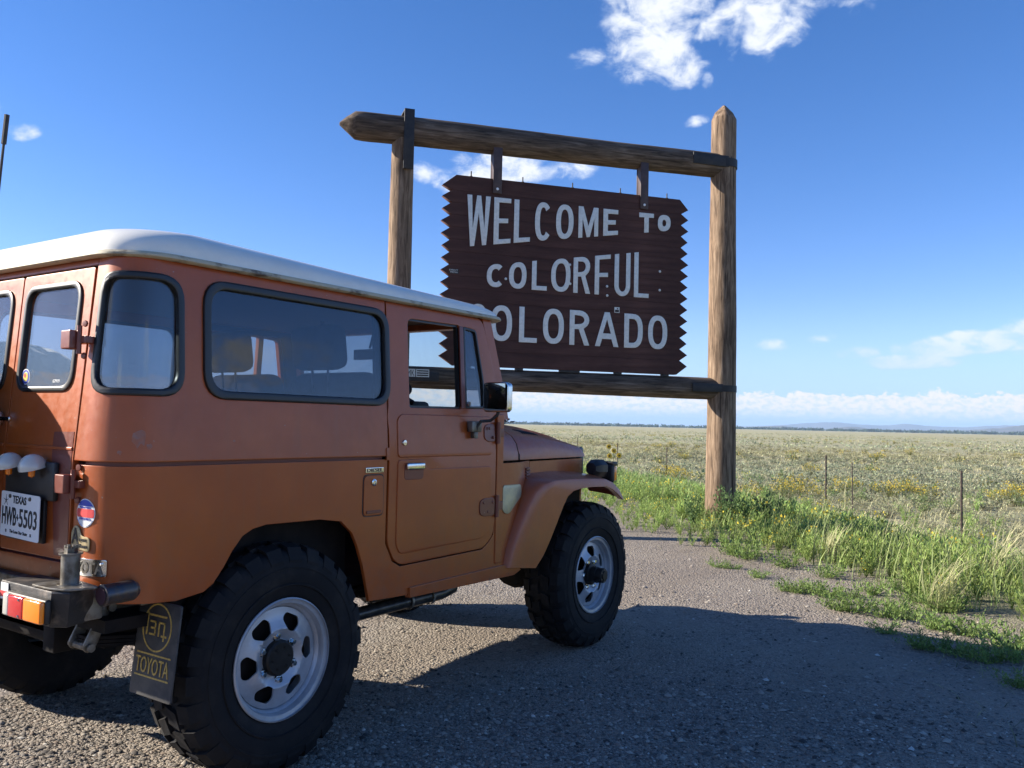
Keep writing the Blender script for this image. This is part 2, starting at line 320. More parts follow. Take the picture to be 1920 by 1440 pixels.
def text_mesh(s, o, right, upv, w, h, th=.0015, bold=0.):
    """text as flat raised print filling a w x h box; o = lower-left corner"""
    cu = bpy.data.curves.new('t', 'FONT'); cu.body = s; cu.extrude = .01; cu.offset = bold; cu.resolution_u = 3
    ob = bpy.data.objects.new('o', cu); me = bpy.data.meshes.new_from_object(ob); bpy.data.objects.remove(ob); bpy.data.curves.remove(cu)
    co = np.empty(len(me.vertices)*3); me.vertices.foreach_get('co', co); co = co.reshape(-1, 3)
    lo = co.min(0); hi = co.max(0); right = Vector(right).normalized(); upv = Vector(upv).normalized(); nn = right.cross(upv)
    q = (co-lo)/(hi-lo)
    out = np.array(o)[None]+np.array(right)[None]*q[:, :1]*w+np.array(upv)[None]*q[:, 1:2]*h+np.array(nn)[None]*q[:, 2:3]*th
    me.vertices.foreach_set('co', out.ravel()); me.update(); return me

# ================================================================== THE VEHICLE
YC = -.04                     # centre line of the body
XR, RC, YS = -.63, .16, -.80  # rear face, corner radius, right side
def inset(z): return max(0., z-1.14)*.07
def bodyP(u, z, off=0.):
    """u runs along the outside of the body: back along the right side, round the corner, then left across the rear"""
    i = off - inset(z)
    if u <= -XR-RC: return Vector((-u, YS-i, z))
    a = (u-(-XR-RC))/RC
    if a < math.pi/2: return Vector((XR+RC - math.sin(a)*(RC+i), YS+RC-math.cos(a)*(RC+i), z))
    return Vector((XR-i, YS+RC+(a-math.pi/2)*RC, z))
def U(y): return -XR-RC + math.pi/2*RC + (y-(YS+RC))
UARC = [-XR-RC + RC*math.pi/2*k/12 for k in range(13)]
def body_plate(outer, holes, th, off, bev=0., curved=True):
    bm = plate_bm(outer, holes, th, bev)
    if curved: cut(bm, 0, UARC)
    cut(bm, 1, [1.14, 1.35, 1.56])
    return warp(bm, lambda x, y, z: bodyP(x, y, z+off))
def mirror_me(me):
    bm = bmesh.new(); bm.from_mesh(me)
    for v in bm.verts: v.co.y = 2*YC - v.co.y
    bmesh.ops.reverse_faces(bm, faces=bm.faces); m2 = bpy.data.meshes.new('m'); bm.to_mesh(m2); bm.free(); return m2
def flip(pts): return [(-x, z) for x, z in pts]

car = empty('off_road_vehicle', (.9, YC, 0))
tag(car, 'copper orange boxy off-road vehicle with cream roof and big black tyres parked before the sign', 'vehicle')
body = empty('body', (.9, YC, .9), car)

# --- lower tub
door_o = [(.578, 1.785), (.578, 1.34), (.571, 1.30), (.578, 1.24), (.578, .775), (.622, .699), (.668, .676), (1.24, .686), (1.285, .712), (1.322, .745), (1.336, .83), (1.332, 1.31), (1.351, 1.33), (1.351, 1.50), (1.257, 1.785)]
tub_o = [(.570, 1.122), (.570, .775), (.615, .695), (.664, .670), (1.24, .680), (1.29, .706), (1.329, .741), (1.342, .83), (1.338, 1.31), (1.398, 1.31), (1.398, .60), (1.50, .545), (1.498, .527), (.843, .538), (.484, .552), (.442, .701), (.405, .79), (.378, .835), (.318, .885), (.206, .901), (-.047, .903), (-.105, .893), (-.149, .872), (-.19, .825), (-.222, .775), (-.262, .725), (-.299, .702), (-.402, .688), (-.586, .700)]
tub_u = flip(tub_o) + [(U(-.5795), .712), (U(-.5795), 1.122)]
tb = body_plate(tub_u, [], .016, 0., .002)
tbl = mirror_me(tb)
put('lower_body_panel', tb, M['paint'], body); put('lower_body_panel', tbl, M['paint'], body)
# dark return behind the gap between the two panels
lin_u = [(-.56, .95), (U(-.60), .95), (U(-.60), 1.30), (-.56, 1.30)]
ln = body_plate(lin_u, [], .008, -.022); lnl = mirror_me(ln)
put('inner_liner', ln, M['inner'], body); put('inner_liner', lnl, M['inner'], body)
# sill strip, pinch weld
put('sill', join([body_plate(flip([(.72, .575), (.72, .532), (1.50, .528), (1.56, .548), (1.50, .59)]), [], .03, .012, .003)]), M['paint'], body)
put('rear_sill', box((XR+.005, -.66, .70), (XR+.04, .56, .806), .004), M['paint'], body)

# --- hardtop sides with their windows
cw = rrect(.395, 1.342, U(-.634), 1.738, .075)          # corner window (u,z)
sw = rrect(-.580, 1.340, .322, 1.748, .085)             # long side window
def inner(r, d): return rrect(r[0]+d, r[1]+d, r[2]-d, r[3]-d, r[4]-d*.8)
CW = (.395, 1.342, U(-.634), 1.738, .085); SW = (-.585, 1.340, .322, 1.748, .095)
top_u = [(-.568, 1.135), (U(-.5795), 1.135), (U(-.596), 1.80), (-.568, 1.80)]
tp = body_plate(top_u, [inner(CW, .014), inner(SW, .014)], .014, .005, .0015); tpl = mirror_me(tp)
put('hardtop_side', tp, M['paint'], body); put('hardtop_side', tpl, M['paint'], body)
for mir in (0, 1):
    for nm, rc, gm, th in (('corner_window', CW, 'glass_dusty', .024), ('side_window', SW, 'glass', .030)):
        g = body_plate(rrect(*rc), [inner(rc, th)], .022, .016, .006)
        gl = body_plate(inner(rc, th*.55), [], .004, 0.)
        e = empty(nm, bodyP((rc[0]+rc[2])/2, 1.54) if not mir else (0, .7, 1.54), body) if 0 else None
        if mir: g = mirror_me(g); gl = mirror_me(gl)
        go = put(nm, g, M['rubber'], car, 35); put('pane', gl, M['glass_far' if mir else gm], go, 20)
# rear header above the doors
put('rear_header', body_plate([(U(-.594), 1.765), (U(.52), 1.765), (U(.52), 1.80), (U(-.594), 1.80)], [], .014, .005), M['paint'], body)

# --- roof
def ring(d, z, x0=-.612, x1=1.425, y0=-.782, y1=2*YC+.782, r=.20, n=16):
    x0 += d; x1 -= d; y0 += d; y1 -= d; r = r+d*.25; P = []
    for (cx, cy, a0) in ((x1-r, y0+r, -90), (x1-r, y1-r, 0), (x0+r, y1-r, 90), (x0+r, y0+r, 180)):
        rr = r if cx < .5 else r*.6
        cx2 = cx + (r-rr if cx > .5 else 0); cy2 = cy + (-(r-rr) if cy < YC else (r-rr)) if cx > .5 else cy
        for k in range(n):
            a = R(a0+90*k/(n-1)); P.append((cx2+math.cos(a)*rr, cy2+math.sin(a)*rr, z))
    return P
def roofh(x): 
    t = min(1, max(0, (x-.35)/1.05)); return .112 - .058*t**1.35
rings = []; prof = [(.19*(1-math.cos(R(6.43*k_)))**1.15, math.sin(R(6.43*k_))**.95) for k_ in range(14)] + [(.205, 1.006), (.25, 1.03), (.32, 1.06), (.42, 1.09), (.52, 1.12), (.60, 1.13)]
V = []; F = []
for d, h in prof:
    for (x, y, z) in ring(d, 0): V.append((x, y, 1.802 + roofh(x)*h))
n_ = 64
for i in range(len(prof)-1):
    for k in range(n_): k2 = (k+1) % n_; F.append((i*n_+k, i*n_+k2, (i+1)*n_+k2, (i+1)*n_+k))
F.append(tuple(range((len(prof)-1)*n_, len(prof)*n_))[::-1])
rm = mesh(V, F); bm = bm_from(rm)
roof = put('roof', bm_mesh(bm), M['cream'], car, 88)
V = []; F = []
for (d, z) in ((.004, 1.803), (-.010, 1.803), (-.015, 1.795), (-.015, 1.789), (-.008, 1.784), (.016, 1.784), (.018, 1.792)):
    V += ring(d, z)
for i in range(6):
    for k in range(n_): k2 = (k+1) % n_; F.append((i*n_+k, i*n_+k2, (i+1)*n_+k2, (i+1)*n_+k))
gut = put('rain_gutter', bm_mesh(bm_from(mesh(V, F))), M['gutter'], roof, 40)
put('headliner', box((-.55, -.70, 1.775), (1.30, .62, 1.781)), M['trim'], car)

# --- rear doors
RD = (U(-.5735), .818, U(-.137), 1.757); RW = (U(-.531), 1.352, U(-.165), 1.720, .07)
LD = (U(-.1295), .818, U(.492), 1.757); LW = (U(-.085), 1.352, U(.33), 1.720, .07)
for D, WN, hx in ((RD, RW, 1), (LD, LW, 0)):
    o1 = [(D[0], D[1]), (D[2], D[1]), (D[2], D[3]), (D[0]-(.012 if hx else 0), D[3])]
    dr = put('rear_door', body_plate(rpoly(o1, .012, 3), [inner(WN, .012)], .022, .008, .0025, False), M['paint'], car)
    g = put('window_seal', body_plate(rrect(*WN), [inner(WN, .02)], .02, .016, .006, False), M['rubber'], dr, 35)
    put('pane', body_plate(inner(WN, .012), [], .004, .002, 0, False), M['glass_clear'], dr, 20)
    put('pressed_bead', body_plate([(D[0]+.004, 1.166), (D[2]-.004, 1.166), (D[2]-.004, 1.176), (D[0]+.004, 1.176)], [], .006, .013, .0025, False), M['paint'], dr)
    if hx:
        put('repainted_strip', body_plate([(U(-.570), .83), (U(-.49), .83), (U(-.45), 1.166), (U(-.45), 1.222), (U(-.570), 1.225)], [], .002, .0095, 0, False), M['paint_dull'], dr)
        # hinges
        for zc, s in ((1.515, 1.), (1.062, .9)):
            put('door_hinge', join([box((XR-.048, -.600, zc-.030), (XR-.008, -.545, zc+.030), .005),
                box((XR-.020, -.640, zc-.012), (XR+.012, -.575, zc+.012), .003),
                lathe([(0, -.045), (.008, -.045), (.008, .045), (0, .045)], (XR-.020, -.606, zc), (0, 0, 1), 10),
                lathe([(0, 0), (.011, 0), (.010, .006), (0, .007)], (XR-.004, -.612, zc+.052), (-1, -.2, 0), 8),
                lathe([(0, 0), (.011, 0), (.010, .006), (0, .007)], (XR-.004, -.612, zc-.050), (-1, -.2, 0), 8)]), M['paint_dull'], dr)
        st = put('round_window_sticker', lathe([(0, 0), (.027, 0), (.027, .0012), (0, .0012)], bodyP(U(-.214), 1.405, .0035), (-1, 0, 0), 24), M['white'], dr, 0)
        put('sticker_print', lathe([(.0, .0), (.015, 0), (.015, .0008), (0, .0008)], bodyP(U(-.214), 1.405, .005), (-1, 0, 0), 20), M['yellow'], st, 0)
        put('sticker_print', lathe([(.018, .0), (.024, 0), (.024, .0006), (.018, .0006)], bodyP(U(-.214), 1.405, .005), (-1, 0, 0), 20, close=True), M['blue'], st, 0)
        put('sticker_print', lathe([(.0, .0), (.008, 0), (.008, .001), (0, .001)], bodyP(U(-.211), 1.409, .0056), (-1, 0, 0), 6), M['red'], st, 0)
        put('glass_number', text_mesh('67919', bodyP(U(-.395), 1.383, .004), (0, -1, 0), (0, 0, 1), .042, .011, .0006), M['white'], dr, 0)
    else:
        put('door_handle', join([box((XR-.035, -.21, 1.253), (XR-.022, -.115, 1.268), .004), box((XR-.03, -.12, 1.235), (XR-.008, -.09, 1.285), .004)]), M['chrome'], dr)
# a stretched black handle and the small lever on the right leaf
# licence plate with lamps over it
lb = put('lamp_bracket', join([box((XR-.028, -.505, 1.00), (XR-.008, -.19, 1.125), .008), box((XR-.022, -.44, .86), (XR-.008, -.2, 1.01), .004)]), M['black'], car)
def lampdome(y, z):
    pr = [(0, .042)] + [(.043*math.sin(R(a)), .042*math.cos(R(a))) for a in (18, 36, 54, 72, 90)] + [(.043, -.006)]
    return lathe(pr, (XR-.050, y, z), (-.25, 0, 1), 20)
for y in (-.265, -.415):
    l = put('plate_lamp', lampdome(y, 1.108), M['clearlens'], car, 50)
    put('bulb', lathe([(0, -.026), (.010, -.02), (.011, 0), (0, .004)], (XR-.052, y, 1.098), (0, 0, 1), 10), M['orangelens'], l)
# plate: leans forward at the bottom a little
pO = Vector((XR-.036, -.195, .872)); pr_ = Vector((-.02, -1, -.02)).normalized(); pu = Vector((-.01, -.10, 1)); pu = (pu-pr_*pu.dot(pr_)).normalized(); pn = pr_.cross(pu)
if pn.x > 0: pn = -pn
PW, PH = .262, .148
def onplate(a, b, c=0.): return pO + pr_*a + pu*b + pn*c
bm = plate_bm(rrect(0, 0, PW, PH, .01), [], .002, 0.); pl = put('licence_plate', warp(bm, lambda x, y, z: onplate(x, y, z+.002)), M['white'], car)
def ptext(s, a, b, w, h, mat='blackp', bold=0.): put('plate_lettering', text_mesh(s, onplate(a, b, .0022), pr_, pu, w, h, .0012, bold), M[mat], pl, 0)
ptext('TEXAS', .082, .112, .092, .026, bold=.02)
ptext('HWB', .012, .038, .098, .060, bold=.012); ptext('5503', .130, .038, .118, .060, bold=.012)
put('plate_emblem', warp(plate_bm([(0, .010), (.006, .010), (.006, .018), (.010, .018), (.012, .009), (.018, .007), (.013, .002), (.012, -.004), (.007, .002)], [], .0012), lambda x, y, z: onplate(.109+x, .060+y, z+.003)), M['blackp'], pl, 0)
ptext('The Lone Star State', .068, .014, .12, .011)
ptext('*', .038, .012, .010, .012)
ptext('*', .205, .012, .010, .012)
for k in range(5):
    a = R(90+72*k); bm = plate_bm([(.0, .0016), (.020, 0), (0, -.0016)], [], .0008)
    put('plate_star_ray', warp(bm, lambda x, y, z, a=a: onplate(.036+x*math.cos(a)-y*math.sin(a), .118+x*math.sin(a)+y*math.cos(a), z+.003)), M['blackp'], pl, 0)
for a in (.064, .198): put('plate_bolt', lathe([(0, 0), (.007, 0), (.006, .004), (0, .004)], onplate(a, .134, .002), pn, 8), M['steel'], pl)

# stickers and badges on the rear quarter
def disc_on_body(u, z, r_, off, holes=(), n=28, th=.0012, clip=None):
    pts = [(u+r_*math.cos(2*math.pi*k/n), z+r_*math.sin(2*math.pi*k/n)) for k in range(n)]
    if clip: pts = [(p[0], min(max(p[1], clip[0]), clip[1])) for p in pts]
    return body_plate(pts, [], th, off)
uS, zS = U(-.648), .974
rs = put('round_flag_sticker', disc_on_body(uS, zS, .0445, .0016), M['white'], car, 0)
put('sticker_band', disc_on_body(uS, zS, .0415, .0028, clip=(zS+.022, 9)), M['blue'], rs, 0)
put('sticker_band', disc_on_body(uS, zS, .0415, .0028, clip=(zS-.013, zS+.013)), M['red'], rs, 0)
put('sticker_band', disc_on_body(uS, zS, .0415, .0028, clip=(-9, zS-.022)), M['blue'], rs, 0)
def body_text(s, u, z, w, h, off, mat, parent, nm='lettering', bold=0.):
    me = text_mesh(s, (0, 0, 0), (1, 0, 0), (0, 1, 0), w, h, .0012, bold); bm = bm_from(me)
    cut(bm, 0, [w*k/8 for k in range(1, 8)])
    return put(nm, warp(bm, lambda x, y, q: bodyP(u - x, z+y, q+off)), mat, parent, 0)
body_text('PURA VIDA', uS+.026, zS+.0145, .052, .006, .0022, M['blue'], rs, 'sticker_lettering')
body_text('COSTA RICA', uS+.027, zS-.0205, .054, .006, .0022, M['blue'], rs, 'sticker_lettering')
uB = U(-.583)
bd = put('brass_badge', body_plate(rpoly([(uB, .864), (uB-.095, .856), (uB-.095, .900), (uB-.056, .902), (uB-.040, .930), (uB-.016, .934), (uB+.002, .912)], .012, 4), [], .004, .005, .001), M['badge'], car)
body_text('A', uB-.004, .876, .040, .050, .0055, M['blackp'], bd, 'badge_lettering', .02)
for k, (dz, w) in enumerate(((.882, .036), (.866, .040))):
    body_text(('rgons', 'Mours')[k], uB-.047, dz, w, .013, .0055, M['blackp'], bd, 'badge_lettering', .02)
uT = U(-.565)
tpn = put('corner_name_plate', body_plate(rpoly([(uT, .783), (uT-.175, .783), (uT-.175, .835), (uT, .835)], .006, 3), [], .004, .006, .001), M['chrome'], car)
body_text('TOYOTA', uT-.010, .790, .155, .037, .0065, M['steel'], tpn, 'plate_lettering', .03)
put('rivet', lathe([(0, 0), (.006, 0), (.004, .004), (0, .005)], bodyP(uT-.160, .822, .007), (-.35, -.93, 0), 8), M['chrome'], tpn)

# --- passenger door
dw = [(.711, 1.340), (1.070, 1.344), (1.070, 1.733), (.711, 1.727)]; vw = [(1.103, 1.346), (1.262, 1.350), (1.252, 1.485), (1.203, 1.724), (1.103, 1.731)]
dO = rpoly(flip(door_o), [0, 0, 0, 0, .03, .03, .03, .03, .03, .03, .03, 0, .02, .03, .05], 4)
def side_plate(o, h, th, off, bev=0.): return body_plate(o, h, th, off, bev, False)
door = put('passenger_door', side_plate(dO, [rpoly(flip(dw), [.01, .01, .01, .035], 5), rpoly(flip(vw), [.01, .02, .03, .02, .01], 4)], .028, .004, .003), M['paint'], car)
put('upper_pressed_panel', side_plate(rpoly(flip([(.628, 1.127), (1.295, 1.127), (1.295, 1.312), (.655, 1.312), (.628, 1.29)]), .02, 4), [], .006, .0085, .0035), M['paint'], door)
put('lower_pressed_panel', side_plate(rpoly(flip([(.628, .76), (.655, .722), (1.225, .735), (1.27, .76), (1.292, .80), (1.292, 1.074), (.815, 1.074), (.80, 1.118), (.628, 1.118)]), .02, 4), [], .006, .0085, .0035), M['paint'], door)
put('window_division_bar', side_plate(flip([(1.070, 1.344), (1.1, 1.346), (1.1, 1.73), (1.070, 1.732)]), [], .02, .008, .003), M['paint_dull'], door)
vt = put('vent_window_seal', side_plate(rpoly(flip(vw), [.01, .02, .03, .02, .01], 4), [rpoly(flip([(1.114, 1.357), (1.248, 1.360), (1.240, 1.485), (1.194, 1.713), (1.114, 1.719)]), .015, 4)], .014, .006, .002), M['rubber'], door)
put('vent_window_pane', side_plate(flip([(1.108, 1.350), (1.257, 1.354), (1.247, 1.485), (1.199, 1.719), (1.108, 1.726)]), [], .004, -.004), M['glass'], door, 20)
put('vent_window_catch', lathe([(0, 0), (.012, 0), (.010, .008), (0, .008)], (1.12, -.792, 1.368), (0, -1, 0), 10), M['chrome'], vt)
put('window_channel', side_plate(rpoly(flip(dw), [.01, .01, .01, .035], 5), [rpoly(flip([(.720, 1.349), (1.062, 1.352), (1.062, 1.725), (.720, 1.719)]), .012, 4)], .02, -.004), M['rubber'], door)
hd = put('door_handle', join([box((.672, YS-.026, 1.075), (.785, YS-.010, 1.104), .006, 3), box((.68, YS-.014, 1.08), (.70, YS, 1.10), .002), box((.76, YS-.014, 1.08), (.78, YS, 1.10), .002)]), M['chrome'], door)
put('handle_cup', side_plate(rrect(-.790, 1.032, -.666, 1.102, .02), [], .003, .0105, .001), M['paint_dull'], door)
put('door_lock', lathe([(0, 0), (.013, 0), (.011, .006), (0, .007)], (.664, YS-.006, 1.190), (0, -1, 0), 14), M['chrome'], door)
for zc, x0 in ((1.234, 1.232), (.880, 1.20)):
    put('door_hinge', join([side_plate(rpoly(flip([(x0, zc-.028), (x0+.03, zc-.043), (1.318, zc-.043), (1.318, zc+.043), (x0+.03, zc+.043), (x0, zc+.028)]), .02, 4), [], .006, .014, .002),
        lathe([(0, -.052), (.012, -.052), (.012, .052), (0, .052)], (1.338, YS-.012, zc), (0, 0, 1), 12), box((1.34, YS-.012, zc-.02), (1.39, YS+.0, zc+.02), .003)]
        + [lathe([(0, 0), (.008, 0), (.006, .004), (0, .005)], (x0+.03+.035*k, YS-.013, zc+(.022 if k != 1 else -.022)), (0, -1, 0), 8) for k in range(3)]), M['paint_dull'], door)
# left side door, mirrored, plain
put('driver_door', mirror_me(side_plate(dO, [rpoly(flip(dw), [.01, .01, .01, .035], 5), rpoly(flip(vw), [.01, .02, .03, .02, .01], 4)], .028, .004, .003)), M['paint'], car)

jm = side_plate(rpoly(flip([(.545, 1.77), (.545, .66), (1.30, .66), (1.36, .74), (1.37, 1.31), (1.30, 1.77)]), .03, 4), [rpoly(flip([(.70, 1.74), (.70, 1.33), (.64, 1.30), (.64, .74), (1.24, .74), (1.29, .80), (1.29, 1.35), (1.22, 1.74)]), .03, 4)], .02, -.03)
jm2 = mirror_me(jm); put('door_gap_backing', jm, M['dark'], body, 0); put('door_gap_backing', jm2, M['dark'], body, 0)  # near-black ring added behind each door gap to stop light leaking through
rgs = random.Random(8)
for (uc, zc_, sz_) in ((.545, 1.212, .030), (.515, 1.185, .010), (.60, 1.165, .008), (.20, 1.20, .006)):
    put('paint_scrape', body_plate([(uc+sz_*rgs.uniform(.6, 1.1)*math.cos(2*math.pi*k/14), zc_+sz_*rgs.uniform(.5, 1.2)*math.sin(2*math.pi*k/14)) for k in range(14)], [], .0006, .0053), M['scrape'], body, 0)
# badge, fuel flap
dz = put('engine_badge', side_plate(rrect(-.546, 1.069, -.441, 1.090, .003), [], .003, .004, .0005), M['chrome'], car)
bm = bm_from(text_mesh('DIESEL', (0, 0, 0), (1, 0, 0), (0, 1, 0), .092, .0145, .001, .02)); put('badge_lettering', warp(bm, lambda x, y, z: bodyP(-.448-x, 1.0725+y, z+.0042)), M['blackp'], dz, 0)
ff = put('fuel_flap', side_plate(rrect(-.546, .897, -.434, 1.058, .022), [], .006, .005, .002), M['paint'], car)
put('flap_surround', side_plate(rrect(-.5505, .892, -.4295, 1.063, .024), [rrect(-.5475, .8955, -.4325, 1.0595, .022)], .003, .002), M['blackp'], ff, 0)
put('flap_lock', lathe([(0, 0), (.014, 0), (.014, .004), (.008, .006), (.008, .004), (0, .004)], (.487, YS-.005, 1.030), (0, -1, 0), 16), M['chrome'], ff)
put('flap_hinge', side_plate(rrect(-.532, .905, -.448, .917, .004), [], .003, .009, .001), M['paint_dull'], ff)
put('tow_slot_dent', side_plate(rpoly(flip([(.556, 1.17), (.574, 1.17), (.574, 1.118), (.556, 1.118)]), .002), [], .003, .009, .001), M['paint'], body)

# --- cowl, hood, wings
def loft(stations, flipn=False, cap=True):
    n = len(stations[0]); V = [p for s in stations for p in s]; F = []
    for i in range(len(stations)-1):
        for k in range(n-1): F.append((i*n+k, i*n+k+1, (i+1)*n+k+1, (i+1)*n+k))
    if cap: F.append(tuple(range(n))); F.append(tuple(range((len(stations)-1)*n, len(stations)*n))[::-1])
    return bm_mesh(bm_from(mesh(V, F)))
secR = [(-.690, 1.09), (-.688, 1.125), (-.672, 1.175), (-.640, 1.215), (-.585, 1.243), (-.52, 1.258), (-.465, 1.266), (-.43, 1.285), (-.36, 1.293), (-.04, 1.298)]
secF = [(-.620, 1.09), (-.618, 1.112), (-.606, 1.135), (-.585, 1.148), (-.54, 1.158), (-.50, 1.163), (-.465, 1.170), (-.435, 1.190), (-.37, 1.197), (-.04, 1.202)]
def hsec(x, t, q=0.):
    a = [(r_[0]*(1-t)+f_[0]*t, r_[1]*(1-t)+f_[1]*t + .018*4*t*(1-t)*(0 if k < 1 else 1) - q*(0 if k == 0 else 1)*(.3+.7*(k/9))) for k, (r_, f_) in enumerate(zip(secR, secF))]
    full = a + [(2*YC-y, z) for y, z in a[-2::-1]]
    return [(x + (.0 if q == 0 else 0), y, z) for y, z in full]
hood = put('hood', loft([hsec(1.702+(2.50-1.702)*t, t) for t in [0, .125, .25, .375, .5, .625, .75, .875, .96]] + [hsec(2.495, .99, .012), hsec(2.512, 1, .03)]), M['paint'], car, 40)
cw_ = put('cowl', loft([[(x, y*(1+(1.70-x)*.16)+ (1.70-x)*.16*.04, z if k in (0, 18) else z+(1.70-x)*.10) for k, (_, y, z) in enumerate(hsec(1.7, 0))] for x in (1.385, 1.5, 1.6, 1.692)]), M['paint'], car, 40)
put('seam_filler', loft([hsec(x, 0, .008) for x in (1.68, 1.71)]), M['dark'], cw_)
for k in range(9):     # louvres pressed into the hood top
    x = 1.87+.020*k; t = (x-1.702)/.8
    s = hsec(x, t); 
    for sgn in (0,):
        p = [Vector(s[j]) for j in (3, 4, 5)]
        if k % 1 == 0:
            a = p[0].lerp(p[1], .55)+Vector((0, 0, .001)); b = p[1].lerp(p[2], .70)+Vector((-.012, 0, .001))
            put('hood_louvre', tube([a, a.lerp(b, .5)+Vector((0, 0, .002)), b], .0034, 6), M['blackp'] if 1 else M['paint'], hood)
def side_line(x):
    pts = [(1.385, -.798), (1.50, -.792), (1.60, -.775), (1.72, -.722), (1.80, -.690), (2.50, -.612)]
    for (a, ya), (b, yb) in zip(pts, pts[1:]):
        if x <= b: return ya+(yb-ya)*max(0, (x-a))/(b-a)
    return pts[-1][1]
def wing_plate(x0, x1, z0, z1):
    V = []; F = []; xs = [x0+(x1-x0)*k/8 for k in range(9)]
    for x in xs: V += [(x, side_line(x), z0), (x, side_line(x), z1), (x, side_line(x)+.014, z1), (x, side_line(x)+.014, z0)]
    for i in range(8):
        for k in range(4): k2 = (k+1) % 4; F.append((i*4+k, i*4+k2, (i+1)*4+k2, (i+1)*4+k))
    F.append((0, 1, 2, 3)); F.append((35, 34, 33, 32)); return bm_mesh(bm_from(mesh(V, F)))
for mir in (0, 1):
    a = wing_plate(1.402, 1.797, .56, 1.084); b = wing_plate(1.803, 2.49, .70, 1.080)
    if mir: a = mirror_me(a); b = mirror_me(b)
    put('cowl_side_panel', a, M['paint'], car, 30); put('engine_bay_side', b, M['paint'], car, 30)
for k in range(8):
    z = .935+.0155*k
    put('side_louvre', tube([(1.700, side_line(1.70)-.003, z), (1.76, side_line(1.76)-.007, z+.001), (1.792, side_line(1.792)-.003, z)], .0065, 6), M['paint_dull'], car)
bm = plate_bm(rpoly([(1.400, .977), (1.588, .974), (1.596, .916), (1.455, .830), (1.402, .846)], .022, 5), [], .004, .001)
put('brushed_cover_plate', warp(bm, lambda x, y, z: Vector((x, side_line(x)-.006-z, y))), M['brass'], car)
bm = bm_from(text_mesh('Land Cruiser', (0, 0, 0), (1, 0, 0), (0, 1, 0), .19, .030, .003, .0)); put('script_badge', warp(bm, lambda x, y, z: Vector((2.03+x+y*.25, side_line(2.1+x)-.004-z, 1.035-x*.03+y))), M['chrome'], car, 0)

# fender: top surface, rolled edge, wide outer face round the wheel
T_ = [(1.415, .575), (1.445, .665), (1.50, .765), (1.57, .865), (1.635, .935), (1.71, .975), (1.80, .990), (2.0, .992), (2.2, .986), (2.40, .974), (2.49, .950), (2.57, .905), (2.622, .850)]
O_ = [(1.665, .545), (1.735, .600), (1.80, .675), (1.865, .760), (1.920, .835), (1.970, .892), (2.03, .918), (2.12, .929), (2.24, .931), (2.40, .926), (2.475, .905), (2.545, .870), (2.605, .838)]
st_ = []
for (tx, tz), (ox, oz) in zip(T_, O_):
    iy = min(side_line(min(tx, 2.5))+.02, -.59); q = lambda s: (tx+(ox-tx)*s, tz+(oz-tz)*s)
    st_.append([(tx-.02 if tx < 1.7 else tx, iy, tz+.030), (tx-.005, -.74, tz+.016), (tx, -.79, tz+.006), (q(.03)[0], -.815, q(.03)[1]), (q(.12)[0], -.829, q(.12)[1]), (q(.35)[0], -.834, q(.35)[1]), (q(.96)[0], -.838, q(.96)[1]), (ox, -.832, oz), (ox+.002, -.80, oz+.004)])
def fender_mesh():
    n = len(st_[0]); V = [p for s in st_ for p in s]; F = [(i*n+k, i*n+k+1, (i+1)*n+k+1, (i+1)*n+k) for i in range(len(st_)-1) for k in range(n-1)]
    bm = bm_from(mesh(V, F)); bmesh.ops.recalc_face_normals(bm, faces=bm.faces)
    bmesh.ops.solidify(bm, geom=bm.faces[:]+bm.edges[:]+bm.verts[:], thickness=.004); return bm_mesh(bm)
f1 = fender_mesh(); f2 = mirror_me(f1)
put('front_fender', f1, M['paint'], car, 40); put('front_fender', f2, M['paint'], car, 40)
fll = box((1.72, -.66, .60), (2.40, -.58, .99), .01); flr = mirror_me(fll)
put('fender_liner', fll, M['dark'], car); put('fender_liner', flr, M['dark'], car)
gr = put('grille_surround', join([box((2.505, -.600, .90), (2.545, .52, 1.115), .02, 3), box((2.52, -.585, 1.09), (2.565, .505, 1.150), .018, 3)]), M['steel'], car)
for y in (-.44, .36):
    h = put('headlight', lathe([(0, .02), (.05, .016), (.085, 0), (.095, 0), (.10, .008), (.10, -.02), (0, -.02)], (2.555, y, 1.02), (1, 0, 0), 24), M['clearlens'], car)
for k in range(8): put('grille_slat', box((2.548, -.30, .94+.02*k), (2.556, .22, .950+.02*k), .002), M['black'], gr)
for y in (-.58, .50):
    put('hood_catch', box((2.49, y-.02, 1.03), (2.53, y+.01, 1.10), .005), M['black'], car)
for yy in (-.715, .635):
    lp = put('driving_lamp', join([lathe([(0, -.065), (.035, -.06), (.052, -.035), (.055, 0), (.055, .055), (.048, .06), (0, .06)], (2.485, yy, 1.025), (1, 0, 0), 8, R(22.5)), tube([(2.49, yy, .99), (2.49, yy, .95)], .012, 8)]), M['black'], car)
    sg_ = put('turn_signal', join([box((2.60, yy-.052, .935), (2.632, yy+.052, 1.045), .014, 3), box((2.605, yy-.05, 1.035), (2.672, yy+.05, 1.062), .008), tube([(2.53, yy, .985), (2.61, yy, .985)], .014, 8)]), M['black'], car)
    put('signal_lens', box((2.630, yy-.046, .945), (2.672, yy+.046, 1.034), .012, 3), M['orangelens'], sg_)
put('front_bumper', box((2.68, -.50, .56), (2.93, .70, .71), .012), M['black'], car)

